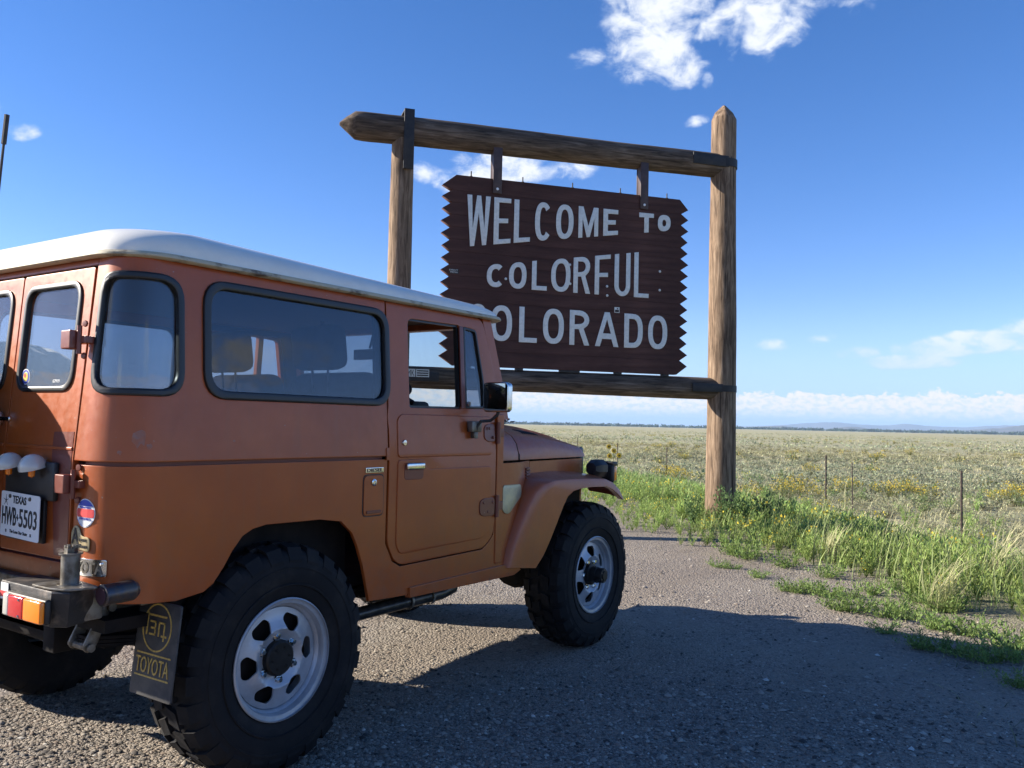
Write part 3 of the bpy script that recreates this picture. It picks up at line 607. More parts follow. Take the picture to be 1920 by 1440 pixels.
# windshield frame
for mir in (0, 1):
    a = loft([[(x0-lean, y, z), (x0+w-lean, y, z), (x0+w-lean, y+.05, z), (x0-lean, y+.05, z), (x0-lean, y, z)] for (z, lean, x0, w, y) in ((1.30, 0, 1.356, .085, -.798), (1.50, 0.005, 1.356, .058, -.776), (1.79, .10, 1.358, .068, -.757))])
    if mir: a = mirror_me(a)
    put('windshield_pillar', a, M['paint'], car, 30)
put('windshield_header', box((1.27, -.74, 1.745), (1.335, .66, 1.79), .006), M['paint'], car)
put('windshield_pane', loft([[(1.415, -.72, 1.33), (1.415, .64, 1.33), (1.419, .64, 1.33), (1.419, -.72, 1.33), (1.415, -.72, 1.33)], [(1.300, -.70, 1.755), (1.300, .62, 1.755), (1.304, .62, 1.755), (1.304, -.70, 1.755), (1.300, -.70, 1.755)]]), M['glass_clear'], car, 20)
put('windshield_lower_rail', box((1.39, -.75, 1.29), (1.44, .67, 1.335), .008), M['paint'], car)
put('hinge_pillar', box((1.341, -.806, .60), (1.397, -.76, 1.325), .006), M['paint'], car)
for k, (y, z0) in enumerate(((-.66, 1.30), (-.40, 1.30))):
    put('windshield_hinge', join([box((1.45, y, z0), (1.52, y+.03, z0+.035), .004), box((1.50, y-.004, z0-.005), (1.57, y+.034, z0+.012), .003)]), M['steel'], car)
put('wiper_arm', tube([(1.50, -.52, 1.315), (1.45, -.60, 1.345), (1.455, -.30, 1.35)], .006, 6), M['chrome'], car)
# small dried sprig lying on the cowl
sp = empty('dried_sprig', (1.62, -.62, 1.27)); tag(sp, 'small dried twig sprig lying on the vehicle cowl beside the windshield', 'twig')
random.seed(4)
V = []; F = []
for k in range(46):
    a = random.random()*6.3; l = random.uniform(.02, .05); x, y = random.gauss(1.60, .045), random.gauss(-.615, .025); z = 1.272+random.random()*.028
    d = Vector((math.cos(a), math.sin(a)*.6, random.uniform(-.2, .8))).normalized()*l; w = Vector((-d.y, d.x, .4*l)).normalized()*l*.28; p = Vector((x, y, z)); b = len(V)
    V += [p-w*.3, p+d*.5-w, p+d, p+d*.5+w]; F.append((b, b+1, b+2, b+3))
put('leaf', mesh(V, F), pmat('dry_leaf', (.30, .19, .10), .8, base2=(.12, .07, .04), vscale=60), sp, 0)['kind'] = 'stuff'
put('twig', join([tube([(1.56, -.60, 1.272), (1.66, -.62, 1.280)], .003, 5), tube([(1.58, -.63, 1.275), (1.64, -.59, 1.30)], .0025, 5)]), M['dark'], sp)

# mirror
ma = R(184); mn = Vector((math.cos(ma), math.sin(ma), 0)); mr_ = Vector((-mn.y, mn.x, 0)); mc = Vector((1.165, -.915, 1.402))
mc += Vector((0, 0, 0))
fr_ = lambda x, y, z: mc + mr_*x + Vector((0, 0, 1))*y + mn*z
mh = put('side_mirror', warp(plate_bm(rrect(-.072, -.070, .072, .070, .024), [], .038, .009), lambda x, y, z: fr_(x, y, z)), M['chrome'], car, 40)
put('mirror_glass', warp(plate_bm(rrect(-.066, -.064, .066, .064, .020), [], .003, .001), lambda x, y, z: fr_(x, y, z+.002)), M['mirror'], mh, 0)
put('mirror_arm', tube([mc+Vector((.04, .0, -.05)), mc+Vector((.03, .01, -.085)), (1.19, -.87, 1.292), (1.14, -.852, 1.288), (1.132, -.835, 1.262), (1.132, -.83, 1.24)], .0075, 8), M['black'], mh)
put('mirror_clamp', join([box((1.095, -.838, 1.238), (1.168, -.806, 1.288), .004), box((1.118, -.832, 1.208), (1.148, -.812, 1.24), .003)]), M['steel'], mh)

# --- rear bumper, lamp, pivot, shackle, flap
bp = [(-.765, -.425), (-.765, -.725), (-.735, -.772), (-.64, -.735), (-.64, -.425)]
bm = plate_bm(bp, [], .112, .007)
for v in bm.verts:
    if v.co.z < -.06: v.co.y += .03 if v.co.y < -.7 else 0; v.co.x += .012
bmp = put('rear_bumper', warp(bm, lambda x, y, z: Vector((x, y, .762+z))), M['bumper'], car, 30)
put('bumper_cap_plate', warp(plate_bm(rpoly([(-.765, -.60), (-.768, -.70), (-.745, -.775), (-.66, -.80), (-.64, -.62)], .02, 4), [], .006, .001), lambda x, y, z: Vector((x, y, .770+z))), M['steel'], bmp)
put('bumper_beam', box((-.66, -.72, .655), (-.60, .60, .745), .006), M['steel'], car)
tl = put('tail_light', box((-.782, -.728, .664), (-.762, -.492, .738), .008, 3), M['black'], car)
put('red_lens', box((-.796, -.622, .668), (-.78, -.533, .734), .006, 3), M['redlens'], tl)
put('orange_lens', box((-.796, -.724, .668), (-.78, -.6225, .734), .006, 3), M['orangelens'], tl)
put('clear_lens', box((-.794, -.532, .668), (-.78, -.497, .734), .006, 3), M['clearlens'], tl)
for zz in (.677, .725): put('lens_screw', lathe([(0, 0), (.004, 0), (.003, .002), (0, .002)], (-.797, -.60, zz), (-1, 0, 0), 8), M['chrome'], tl)
pv = put('carrier_pivot', lathe([(.0, -.038), (.036, -.038), (.036, -.034), (.027, -.034), (.027, .052), (.034, .054), (.034, .058), (.0, .058)], (-.695, -.695, .806), (0, 0, 1), 20), M['steel'], car)
put('castle_nut', lathe([(0, 0), (.019, 0), (.019, .014), (0, .014)], (-.695, -.695, .864), (0, 0, 1), 6), M['steel'], pv)
for k in range(6):
    a = R(60*k+30); put('nut_tooth', box((-.695+.014*math.cos(a)-.004, -.695+.014*math.sin(a)-.004, .877), (-.695+.014*math.cos(a)+.004, -.695+.014*math.sin(a)+.004, .887)), M['steel'], pv)
put('carrier_arm', join([box((-.86, -.30, .735), (-.80, .60, .79), .005), box((-.86, .20, .76), (-.80, .30, 1.2), .005)]), M['black'], car)
put('bumper_sticker', box((-.7675, -.475, .705), (-.7655, -.43, .755)), M['white'], bmp, 0)
put('bumper_sticker', box((-.769, -.475, .712), (-.7676, -.43, .730)), M['red'], bmp, 0)
rb = put('round_side_tube', lathe([(0, .0), (.029, .0), (.032, .001), (.0335, .004), (.0325, .008), (.0315, .02), (.0315, .10), (.022, .115), (0, .117)], (-.655, -.800, .742), (1, .04, .03), 24), pmat('blued_steel', (.07, .07, .085), .38, metal=.7, base2=(.12, .09, .07), vscale=30), car)
put('tube_end_face', lathe([(0, 0), (.0255, 0), (.0255, .001), (0, .001)], (-.657, -.800, .742), (-1, -.04, -.03), 20), pmat('dark_plum_cap', (.05, .02, .03), .5), rb, 0)
sh = put('spring_shackle', join([warp(plate_bm(rpoly([(-.050, .665), (-.012, .68), (-.062, .55), (-.092, .528), (-.108, .552)], .014, 4), [], .008, .001), lambda x, y, z, yy=yy: Vector((-.50+x, yy+z, y))) for yy in (-.62, -.535)]
    + [tube([(-.585, -.64, .548), (-.585, -.52, .548)], .013, 10), tube([(-.52, -.64, .665), (-.52, -.52, .665)], .014, 10)]), M['steel'], car)
put('spring_hanger', join([box((-.53, -.63, .655), (-.38, -.60, .70), .004), box((-.46, -.70, .668), (-.36, -.62, .705), .004)]), M['steel'], car)
# mud flap with its print
bm = plate_bm(rpoly([(-.110, 0), (.110, 0), (.110, .30), (-.110, .30)], .008, 3), [], .007, .001)
fo = Vector((-.452, -.755, .385)); fu = Vector((.10, 0, .995)).normalized(); frr = Vector((0, -1, 0)); fn_ = frr.cross(fu)
if fn_.x > 0: fn_ = -fn_
def onflap(a, b, c=0.): return fo+frr*a+fu*b+fn_*c
fl = put('mud_flap', warp(bm, lambda x, y, z: onflap(x, y, z+.0035)), pmat('flap_rubber', (.028, .028, .031), .6, base2=(.06, .055, .05), vscale=18), car)
def fp(nm, outer, holes=()): put(nm, warp(plate_bm(outer, holes, .002), lambda x, y, z: onflap(x, y, z+.005)), M['gold'], fl, 0)
el = lambda a, b, n=32: [(-.002+a*math.cos(2*math.pi*k/n), .218+b*math.sin(2*math.pi*k/n)) for k in range(n)]
fp('emblem_ring', el(.077, .076), [el(.072, .071)])
fp('emblem_stroke', [(-.058, .258), (.045, .258), (.045, .252), (-.058, .252)]); fp('emblem_stroke', [(-.058, .262), (-.052, .262), (-.052, .190), (-.058, .190)])
fp('emblem_stroke', [(-.040, .238), (-.008, .238), (-.008, .232), (-.040, .232)]); fp('emblem_stroke', [(-.034, .218), (-.008, .218), (-.008, .212), (-.034, .212)]); fp('emblem_stroke', [(-.040, .198), (-.008, .198), (-.008, .192), (-.040, .192)]); fp('emblem_stroke', [(-.014, .238), (-.008, .238), (-.008, .192), (-.014, .192)])
fp('emblem_stroke', [(.006, .238), (.040, .238), (.040, .232), (.006, .232)]); fp('emblem_stroke', [(.006, .238), (.012, .238), (.012, .192), (.006, .192)]); fp('emblem_stroke', [(.034, .238), (.040, .238), (.040, .180), (.034, .180)]); fp('emblem_stroke', [(.024, .198), (.052, .198), (.052, .192), (.024, .192)])
fp('print_bar', [(-.092, .130), (.088, .130), (.088, .135), (-.092, .135)]); fp('print_bar', [(-.092, .060), (.088, .060), (.088, .065), (-.092, .065)])
put('flap_lettering', text_mesh('TOYOTA', onflap(-.090, .072, .0042), frr, fu, .176, .050, .002, 0), M['gold'], fl, 0)
put('mud_flap', box((-.46, .50, .38), (-.452, .74, .68)), M['dark'], car)

# --- chassis
ch = put('chassis', join([box((-.60, -.44, .50), (2.6, -.37, .60), .006), box((-.60, .29, .50), (2.6, .36, .60), .006), box((-.58, -.70, .60), (1.38, .62, .64)),
    box((-.34, -.68, .62), (.46, -.45, .93)), box((-.34, .37, .62), (.46, .60, .93)), box((1.38, -.55, .55), (2.45, .47, .95)),
    box((.95, -.3, .42), (1.7, .2, .6), .03), box((-.46, -.5, .50), (-.42, .42, .60))]), M['dark'], car)
put('underbody_blocker', box((-.46, -.30, .45), (-.20, .52, .60), .04, 3), M['dark'], car)  # dark box added under the rear to cover and shade a lit gap
put('rear_axle', join([tube([(.044, -.55, .42), (.044, .47, .42)], .045, 12), lathe([(0, -.1), (.12, -.05), (.14, 0), (.12, .06), (0, .11)], (.044, YC, .42), (1, 0, 0), 16)]), M['dark'], car)
put('front_axle', join([tube([(2.326, -.55, .42), (2.326, .47, .42)], .045, 12), lathe([(0, -.1), (.12, -.05), (.14, 0), (.12, .06), (0, .11)], (2.326, -.25, .42), (1, 0, 0), 16)]), M['dark'], car)
for y in (-.58, .50):
    for x0, x1 in ((-.585, .70), (1.70, 2.62)):
        xm = (x0+x1)/2; put('leaf_spring', join([loft([[(x0+(x1-x0)*t, y-.03, z+dz), (x0+(x1-x0)*t, y+.03, z+dz), (x0+(x1-x0)*t, y+.03, z+dz+.01), (x0+(x1-x0)*t, y-.03, z+dz+.01), (x0+(x1-x0)*t, y-.03, z+dz)] for t, z in ((0, .545), (.25, .50), (.5, .485), (.75, .50), (1, .545))]) for dz in (0, .012, .024)]), M['dark'], car)
put('side_exhaust_pipe', tube([(.30, -.60, .44), (.75, -.60, .452), (1.18, -.60, .458), (1.28, -.59, .470), (1.335, -.56, .515), (1.36, -.52, .56)], .032, 14, radii=[.024, .030, .032, .032, .030, .028]), pmat('sooty_pipe', (.03, .03, .032), .35, metal=.6, base2=(.08, .075, .07), vscale=15), car)
put('pipe_clamp', join([lathe([(.034, -.008), (.037, -.008), (.037, .008), (.034, .008)], (x, -.60, .455), (1, 0, 0), 16, close=True) for x in (.95, 1.10)]), M['steel'], car)

# --- wheels
def make_wheel(front):
    w = empty('wheel', (0, 0, 0), None)
    # local: outward = -y
    prof = [(a_, b_*.90) for a_, b_ in [(.205, -.108), (.212, -.120), (.235, -.133), (.285, -.145), (.330, -.145), (.362, -.137), (.382, -.123), (.392, -.100), (.398, -.05), (.399, 0), (.398, .05), (.392, .100), (.382, .123), (.362, .137), (.330, .145), (.285, .145), (.235, .133), (.212, .120), (.205, .108)]]
    put('tyre', lathe([(r_, -h) for r_, h in prof], (0, 0, 0), (0, -1, 0), 72), M['tyre'], w, 40, pivot=(0, 0, 0))
    for rr_ in (.262, .322): put('sidewall_rib', lathe([(rr_, .126), (rr_+.003, .1325), (rr_+.008, .1325), (rr_+.011, .126)], (0, 0, 0), (0, -1, 0), 60), M['tyre'], w, 40, pivot=(0, 0, 0))
    bm = bmesh.new(); NL = 26
    def lug(a0, a1, y0, y1, r0_, r1_, skew=0.):
        v = []
        for (y, rb, rt_) in ((y0, r0_[0], r1_[0]), (y1, r0_[1], r1_[1])):
            for a in (a0, a1):
                aa = a + skew*(y-y0)
                for rr in (rb, rt_): v.append(bm.verts.new((rr*math.cos(aa), y, rr*math.sin(aa))))
        for f in ((0, 1, 3, 2), (4, 6, 7, 5), (0, 4, 5, 1), (2, 3, 7, 6), (1, 5, 7, 3), (0, 2, 6, 4)): bm.faces.new([v[k] for k in f])
    for k in range(NL):
        a = 2*math.pi*k/NL; d = 2*math.pi/NL
        for s in (-1, 1):
            sh_ = .5*d if s > 0 else 0
            lug(a+sh_, a+sh_+d*.66, s*.074, s*.121, (.390, .376), (.412, .400))
            lug(a+sh_, a+sh_+d*.66, s*.121, s*.142, (.376, .344), (.400, .356))
            lug(a+sh_+.1*d, a+sh_+d*.74, s*.010, s*.063, (.392, .390), (.414, .413), skew=s*.9)
    for v_ in bm.verts: v_.co.y *= .90
    bmesh.ops.recalc_face_normals(bm, faces=bm.faces)
    me = bpy.data.meshes.new('m'); bm.to_mesh(me); bm.free()
    t = put('tread_blocks', me, M['tyre'], w, 0, pivot=(0, 0, 0)); t['kind'] = 'stuff'
    # barrel and lip of the rim
    rp = [(.214, -.122), (.219, -.119), (.219, -.114), (.210, -.112), (.199, -.110), (.195, -.102), (.193, -.088), (.186, -.082), (.181, -.072), (.179, -.02), (.179, .11)]
    put('rim', lathe([(r_, -h) for r_, h in rp], (0, 0, 0), (0, -1, 0), 64), M['silver'], w, 25, pivot=(0, 0, 0))
    # wheel disc with six openings
    n = 56; outer = [(.180*math.cos(2*math.pi*k/n), .180*math.sin(2*math.pi*k/n)) for k in range(n)]
    hs = [[(.062*math.cos(2*math.pi*k/24), .062*math.sin(2*math.pi*k/24)) for k in range(24)]]
    for k in range(6):
        a = R(60*k+8); pts = [(.163, -.20), (.163, .20), (.140, .32), (.102, .15), (.102, -.15), (.140, -.32)]
        hs.append(rpoly([(r_*math.cos(a+b), r_*math.sin(a+b)) for r_, b in pts], .012, 3))
    bm = plate_bm(outer, hs, .006); cut(bm, 0, [k*.012 for k in range(-14, 15)]); cut(bm, 1, [k*.012 for k in range(-14, 15)])
    def dish(r_):
        if r_ < .088: return -.078 - .010*max(0, (r_-.07)/.018)
        if r_ < .105: return -.088 + .035*((r_-.088)/.017)*0 - .012*(r_-.088)/.017
        t = (r_-.105)/.075; return -.100 + .012*math.sin(t*3.1) + .024*t**2.2
    put('wheel_disc', warp(bm, lambda x, y, z: Vector((x, dish(math.hypot(x, y))-z, y))), M['silver'], w, 40, pivot=(0, 0, 0))
    put('brake_drum', lathe([(0, -.05), (.165, -.04), (.165, .05), (0, .05)], (0, 0, 0), (0, 1, 0), 32), M['dark'], w)
    for k in range(6):
        a = R(60*k+38); c = (.080*math.cos(a), -.080, .080*math.sin(a))
        put('lug_nut', join([lathe([(0, 0), (.0125, 0), (.0125, .012), (.009, .017), (0, .018)], c, (0, -1, 0), 6), lathe([(.012, .0), (.019, .0), (.017, .006), (.012, .006)], c, (0, -1, 0), 12, close=True)]), M['chrome'], w)
    if front:
        hp = [(0, .112), (.026, .112), (.028, .106), (.040, .104), (.042, .098), (.042, .066), (.046, .064), (.046, .03), (.060, .026), (.062, -.01), (0, -.01)]
    else:
        hp = [(0, .030), (.056, .030), (.063, .025), (.065, .014), (.065, -.01), (0, -.01)]
    hb = put('hub', lathe(hp, (0, -.072, 0), (0, -1, 0), 28), M['hub'], w, 30)
    rB, hB = (.034, .104) if front else (.040, .026)
    for k in range(6):
        a = R(60*k+10); put('hub_bolt', lathe([(0, 0), (.005, 0), (.005, .004), (0, .004)], (rB*math.cos(a), -.072-hB, rB*math.sin(a)), (0, -1, 0), 6), M['steel'], w)
    return w
def place_wheel(proto, loc, rz, spin, copy=False):
    if copy:
        w = proto.copy(); COL.objects.link(w)
        for c_ in proto_children[proto.name]:
            c2 = c_.copy(); COL.objects.link(c2); c2.parent = w
    else: w = proto
    w.parent = car; w.location = Vector(loc) - WP[car]; w.rotation_euler = (0, spin, rz); WP[w] = Vector(loc); return w
wr = make_wheel(False); wf = make_wheel(True)
proto_children = {w.name: list(w.children) for w in (wr, wf)}
place_wheel(wr, (.044, -.692, .414), 0, R(3)); place_wheel(wf, (2.326, -.692, .424), 0, R(-20))
place_wheel(wr, (.044, .80, .414), math.pi, R(11), True); place_wheel(wf, (2.326, .69, .424), math.pi, R(40), True)
sp_ = place_wheel(wr, (-.82, .27, 1.17), -math.pi/2, R(17), True); sp_.name = 'spare_wheel'

# --- inside
def seat(y):
    s = put('front_seat', join([box((.82, y-.25, .95), (1.2, y+.25, 1.08), .05, 3), bm_mesh(box_bm((.66, y-.25, .98), (.80, y+.25, 1.50), .06, 3, Matrix.Rotation(R(-14), 4, 'Y')))]), M['seat'], car, 50)
    put('headrest', bm_mesh(box_bm((.52, y-.14, 1.50), (.64, y+.14, 1.70), .045, 3, Matrix.Rotation(R(-8), 4, 'Y'))), M['seat'], s, 50)
    put('headrest_post', join([tube([(.60, y-.05, 1.40), (.585, y-.05, 1.55)], .006, 6), tube([(.60, y+.05, 1.40), (.585, y+.05, 1.55)], .006, 6)]), M['steel'], s)
seat(-.36); seat(.28)
put('rear_seat', join([box((-.35, -.72, .95), (.45, -.45, 1.05), .03), box((-.35, .37, .95), (.45, .64, 1.05), .03)]), M['seat'], car)
put('dashboard', join([box((1.20, -.72, 1.14), (1.38, .64, 1.345), .03, 3), box((1.22, -.35, 1.33), (1.37, .5, 1.385), .02, 2)]), M['dash'], car)
sw_ = put('steering_wheel', lathe([(.185+.012*math.cos(R(a)), .012*math.sin(R(a))) for a in range(0, 360, 45)], (1.02, .28, 1.27), (-.82, 0, .57), 32, close=True), M['dash'], car)
put('steering_column', join([tube([(1.03, .28, 1.25), (1.25, .28, 1.10)], .025, 8), tube([(1.02, .10, 1.27), (1.02, .46, 1.27)], .009, 6)]), M['dash'], sw_)
pm_ = put('phone_mount', join([lathe([(0, 0), (.036, .002), (.034, .01), (.012, .016), (0, .017)], (1.17, -.35, 1.440), (-.7, -.6, .3), 16), tube([(1.17, -.35, 1.44), (1.16, -.36, 1.40), (1.20, -.38, 1.375)], .012, 8)]), M['black'], car)
put('rear_view_mirror', join([box((1.20, -.17, 1.60), (1.215, .05, 1.655), .006), tube([(1.21, -.06, 1.66), (1.24, -.06, 1.75)], .007, 6)]), M['black'], car)
put('bulkhead_strap', tube([(.93, .0, 1.775), (.93, .0, 1.64), (.925, 0, 1.60)], .010, 6), M['black'], car)
# whip aerial on the far gutter
an = Vector((-0.282, 0.740, 2.598)); ad = Vector((0.0000, 0.1363, -0.9907)).normalized()
put('whip_aerial', join([tube([an, an+ad*.13], .0115, 8), tube([an+ad*.13, an+ad*0.48, an+ad*0.81], .006, 8, radii=[.006, .008, .011])]), M['black'], car)

# ================================================================== THE SIGN
SA = Vector((5.53, 3.61, 0)); SB = Vector((8.95, 1.02, 0)); sdn = (SB-SA).normalized(); snn = Vector((sdn.y, -sdn.x, 0))
def S(t, z, off=0.): return SA + sdn*t + snn*off + Vector((0, 0, z))
def wood_mat(name, dark, mid, light, sz=1.6, axis=2, red=0.):
    m = bpy.data.materials.new(name); m.use_nodes = True; nt = m.node_tree; L = nt.links.new; b = nt.nodes['Principled BSDF']
    tc = N(nt, 'ShaderNodeTexCoord'); mp = N(nt, 'ShaderNodeMapping'); s = [16, 16, 16]; s[axis] = 1.5 if axis == 2 else .8; mp.inputs['Scale'].default_value = s; L(tc.outputs['Object'], mp.inputs[0])
    n = N(nt, 'ShaderNodeTexNoise', i={'Scale': sz, 'Detail': 7, 'Roughness': .65, 'Distortion': .6}); L(mp.outputs[0], n.inputs['Vector'])
    cr = N(nt, 'ShaderNodeValToRGB'); L(n.outputs[0], cr.inputs[0]); e = cr.color_ramp.elements; e[0].position = .34; e[0].color = (*dark, 1); e[1].position = .68; e[1].color = (*light, 1); q = e.new(.5); q.color = (*mid, 1)
    mpc = N(nt, 'ShaderNodeMapping'); sc_ = [26, 26, 26]; sc_[axis] = .8; mpc.inputs['Scale'].default_value = sc_; L(tc.outputs['Object'], mpc.inputs[0])
    nc = N(nt, 'ShaderNodeTexNoise', i={'Scale': 1.0, 'Detail': 3, 'Roughness': .5, 'Distortion': .3}); L(mpc.outputs[0], nc.inputs['Vector'])
    ck = N(nt, 'ShaderNodeMapRange', i={'From Min': .30, 'From Max': .36, 'To Min': .32 if axis == 2 else .75, 'To Max': 1}); L(nc.outputs[0], ck.inputs[0])
    vk = N(nt, 'ShaderNodeTexVoronoi', i={'Scale': 1.0}); mpk = N(nt, 'ShaderNodeMapping'); sk = [5, 5, 5]; sk[axis] = 1.3; mpk.inputs['Scale'].default_value = sk; L(tc.outputs['Object'], mpk.inputs[0]); L(mpk.outputs[0], vk.inputs['Vector'])
    kn = N(nt, 'ShaderNodeMapRange', i={'From Min': .05, 'From Max': .16, 'To Min': .45 if axis == 2 else .85, 'To Max': 1}); L(vk.outputs['Distance'], kn.inputs[0])
    mp2 = N(nt, 'ShaderNodeMapping'); s2 = [2.2, 2.2, 2.2]; s2[axis] = .9; mp2.inputs['Scale'].default_value = s2; L(tc.outputs['Object'], mp2.inputs[0])
    n2 = N(nt, 'ShaderNodeTexNoise', i={'Scale': 1.8, 'Detail': 5, 'Roughness': .6}); L(mp2.outputs[0], n2.inputs['Vector'])
    mr = N(nt, 'ShaderNodeMapRange', i={'From Min': .3, 'From Max': .7, 'To Min': .62, 'To Max': 1.25}); L(n2.outputs[0], mr.inputs[0])
    vm = N(nt, 'ShaderNodeVectorMath', operation='SCALE'); L(cr.outputs[0], vm.inputs[0]); L(math_(nt, 'MULTIPLY', math_(nt, 'MULTIPLY', mr.outputs[0], ck.outputs[0]), kn.outputs[0]), vm.inputs['Scale']); L(vm.outputs[0], b.inputs['Base Color'])
    b.inputs['Roughness'].default_value = .82; b.inputs['Specular IOR Level'].default_value = .3
    bp = N(nt, 'ShaderNodeBump', i={'Strength': .5, 'Distance': .012}); L(math_(nt, 'ADD', n.outputs[0], ck.outputs[0]), bp.inputs['Height']); L(bp.outputs[0], b.inputs['Normal']); return m
M['log'] = wood_mat('weathered_log', (.07, .044, .028), (.20, .135, .086), (.34, .245, .165))
M['log2'] = wood_mat('weathered_log_dark', (.04, .028, .020), (.105, .075, .053), (.19, .145, .11))
M['board'] = wood_mat('stained_board', (.062, .028, .023), (.078, .035, .028), (.095, .045, .035), 1.0, 0)
M['letter'] = pmat('letter_paint', (.74, .74, .69), .55, base2=(.62, .62, .57), vscale=25, vmin=.3, vmax=.7)
M['iron'] = pmat('black_iron_strap', (.012, .012, .014), .6, base2=(.026, .022, .02), vscale=12)
M['ironbr'] = pmat('brown_iron_hanger', (.075, .045, .040), .55, base2=(.05, .03, .028), vscale=12)
sign = empty('welcome_sign', S(2.15, 0)); tag(sign, 'big brown plank road sign hung in a log frame with white welcome lettering', 'sign')
def log(name, p0, p1, rads, mat, seg=36, rings=40, point0=0., point1=0., facets=False, seed=0):
    """a peeled log from p0 to p1, radii (r0, r1); built along local z"""
    rg = np.random.default_rng(seed); p0 = Vector(p0); p1 = Vector(p1); Lg = (p1-p0).length; V = []; F = []; ph = rg.uniform(0, 6.28, 8); hs = []
    for i in range(rings+1): hs.append(Lg*i/rings)
    for i, h in enumerate(hs):
        r_ = rads[0]+(rads[1]-rads[0])*h/Lg; sc = 1.
        if point0 and h < point0: sc = .10+.90*(h/point0)
        if point1 and h > Lg-point1: sc = .10+.90*((Lg-h)/point1)
        for k in range(seg):
            a = 2*math.pi*k/seg; w = 1+.012*math.sin(3*a+ph[0]+h*1.3)+.008*math.sin(5*a+ph[1]-h*2.1)+.006*math.sin(9*a+ph[2]+h*4)+.010*math.sin(h*2.2+ph[3])+rg.normal(0, .0035)
            rr = r_*w*sc
            if sc < 1: rr = min(r_*w, r_*sc/max(abs(math.cos(((a+.4) % (math.pi/2))-math.pi/4)), .6)*.98)
            V.append((rr*math.cos(a), rr*math.sin(a), h))
    for i in range(rings):
        for k in range(seg): k2 = (k+1) % seg; F.append((i*seg+k, i*seg+k2, (i+1)*seg+k2, (i+1)*seg+k))
    F.append(tuple(range(seg))[::-1]); F.append(tuple(range(rings*seg, (rings+1)*seg)))
    me = mesh(V, F); me.materials.append(mat); me.polygons.foreach_set('use_smooth', [True]*len(me.polygons)); me.set_sharp_from_angle(angle=R(38))
    o = bpy.data.objects.new(name, me); o.rotation_mode = 'QUATERNION'; o.rotation_quaternion = (p1-p0).to_track_quat('Z', 'Y'); link(o, sign, p0); return o
log('sign_post', S(-.05, -.3), S(-.055, 4.60), (.150, .132), M['log'], seed=1)
log('sign_post', S(4.285, -.3), S(4.275, 5.60), (.200, .162), M['log'], rings=60, point1=.19, seed=2)
log('top_crossbeam', S(-.80, 4.705), S(4.24, 4.775), (.170, .158), M['log2'], rings=56, point0=.19, seed=3)
log('lower_crossbeam', S(-.02, 1.805), S(4.24, 1.797), (.128, .145), M['log2'], rings=50, seed=4)
def sbox(nm, t0, t1, z0, z1, o0, o1, mat, bev=.004, parent=None):
    bm = box_bm((t0, o0, z0), (t1, o1, z1), bev)
    return put(nm, warp(bm, lambda x, y, z: S(x, z, y)), mat, parent or sign)
def band(nm, t, z0, z1, r_, mat=None):
    put(nm, lathe([(r_, 0), (r_+.008, 0), (r_+.008, z1-z0), (r_, z1-z0)], S(t, z0), (0, 0, 1), 36, close=True), mat or M['iron'], sign)
band('iron_band', 4.277, 4.735, 4.845, .172); band('iron_band', 4.283, 1.755, 1.84, .186)
sbox('iron_strap', -.075, .045, 4.22, 4.93, .150, .176, M['iron'])
sbox('iron_strap', -.075, .045, 4.905, 4.925, -.16, .150, M['iron'])
for t0, t1, z0, z1 in ((3.73, 4.30, 4.72, 4.87), (3.76, 4.30, 1.745, 1.855)): sbox('iron_strap', t0, t1, z0, z1, .150, .166, M['iron'])
sbox('iron_strap', 0.02, .42, 1.75, 1.86, .135, .150, M['iron'])
# planks with toothed ends
zb = [4.235, 4.046]+[4.046-.14675*k for k in range(1, 14)]+[1.955]
tips = [4.105]+[(zb[k]+zb[k+1])/2 for k in range(1, len(zb)-2)]+[2.066]
rgp = random.Random(3)
for k in range(len(zb)-1):
    zt, zl, ztip = zb[k], zb[k+1], tips[k]; jl = rgp.uniform(-.008, .008); g = .0008
    lo = .535; hi = 3.598
    tl_ = .585 if k == 0 else lo; bl_ = .600 if k == len(zb)-2 else lo; tr2 = 3.575 if k == 0 else hi; br2 = 3.555 if k == len(zb)-2 else hi
    o = [(bl_, zl+g), (br2, zl+g), (3.703+jl, ztip), (tr2, zt-g), (tl_, zt-g), (.426+jl, ztip)]
    fo_ = rgp.uniform(-.0012, .0012)
    bm = plate_bm(o, [], .085, .0018); cxx = (3.7+.42)/2
    me = warp(bm, lambda x, y, z: Vector((x, z+.100+fo_, y)))
    # keep the grain running along the plank: local x is the plank's length
    n_v = len(me.vertices); me.name = 'plank'; me.materials.append(M['board'])
    c = Vector((cxx, .06, (zt+zl)/2)); 
    for v in me.vertices: v.co -= c
    ob = bpy.data.objects.new('plank', me); ob.rotation_euler = (0, 0, math.atan2(sdn.y, sdn.x)); me.flip_normals() if False else None
    for v in me.vertices: v.co.y *= -1
    me.flip_normals(); link(ob, sign, S(c.x, c.z, c.y))
for t0, t1 in ((1.035, 1.145), (3.000, 3.110)):
    h = sbox('hanger_strap', t0, t1, 4.055, 4.66, .106, .122, M['ironbr'], .003)
    sbox('hanger_strap_back', t0, t1, 4.18, 4.66, -.006, .012, M['ironbr'], .003, sign)
    sbox('hanger_web', t0+.005, t0+.02, 4.24, 4.66, .012, .106, M['ironbr'], .002, sign)
    put('hanger_bolt', lathe([(0, 0), (.018, 0), (.015, .010), (0, .012)], S((t0+t1)/2, 4.108, .121), snn, 12), M['white'], h)
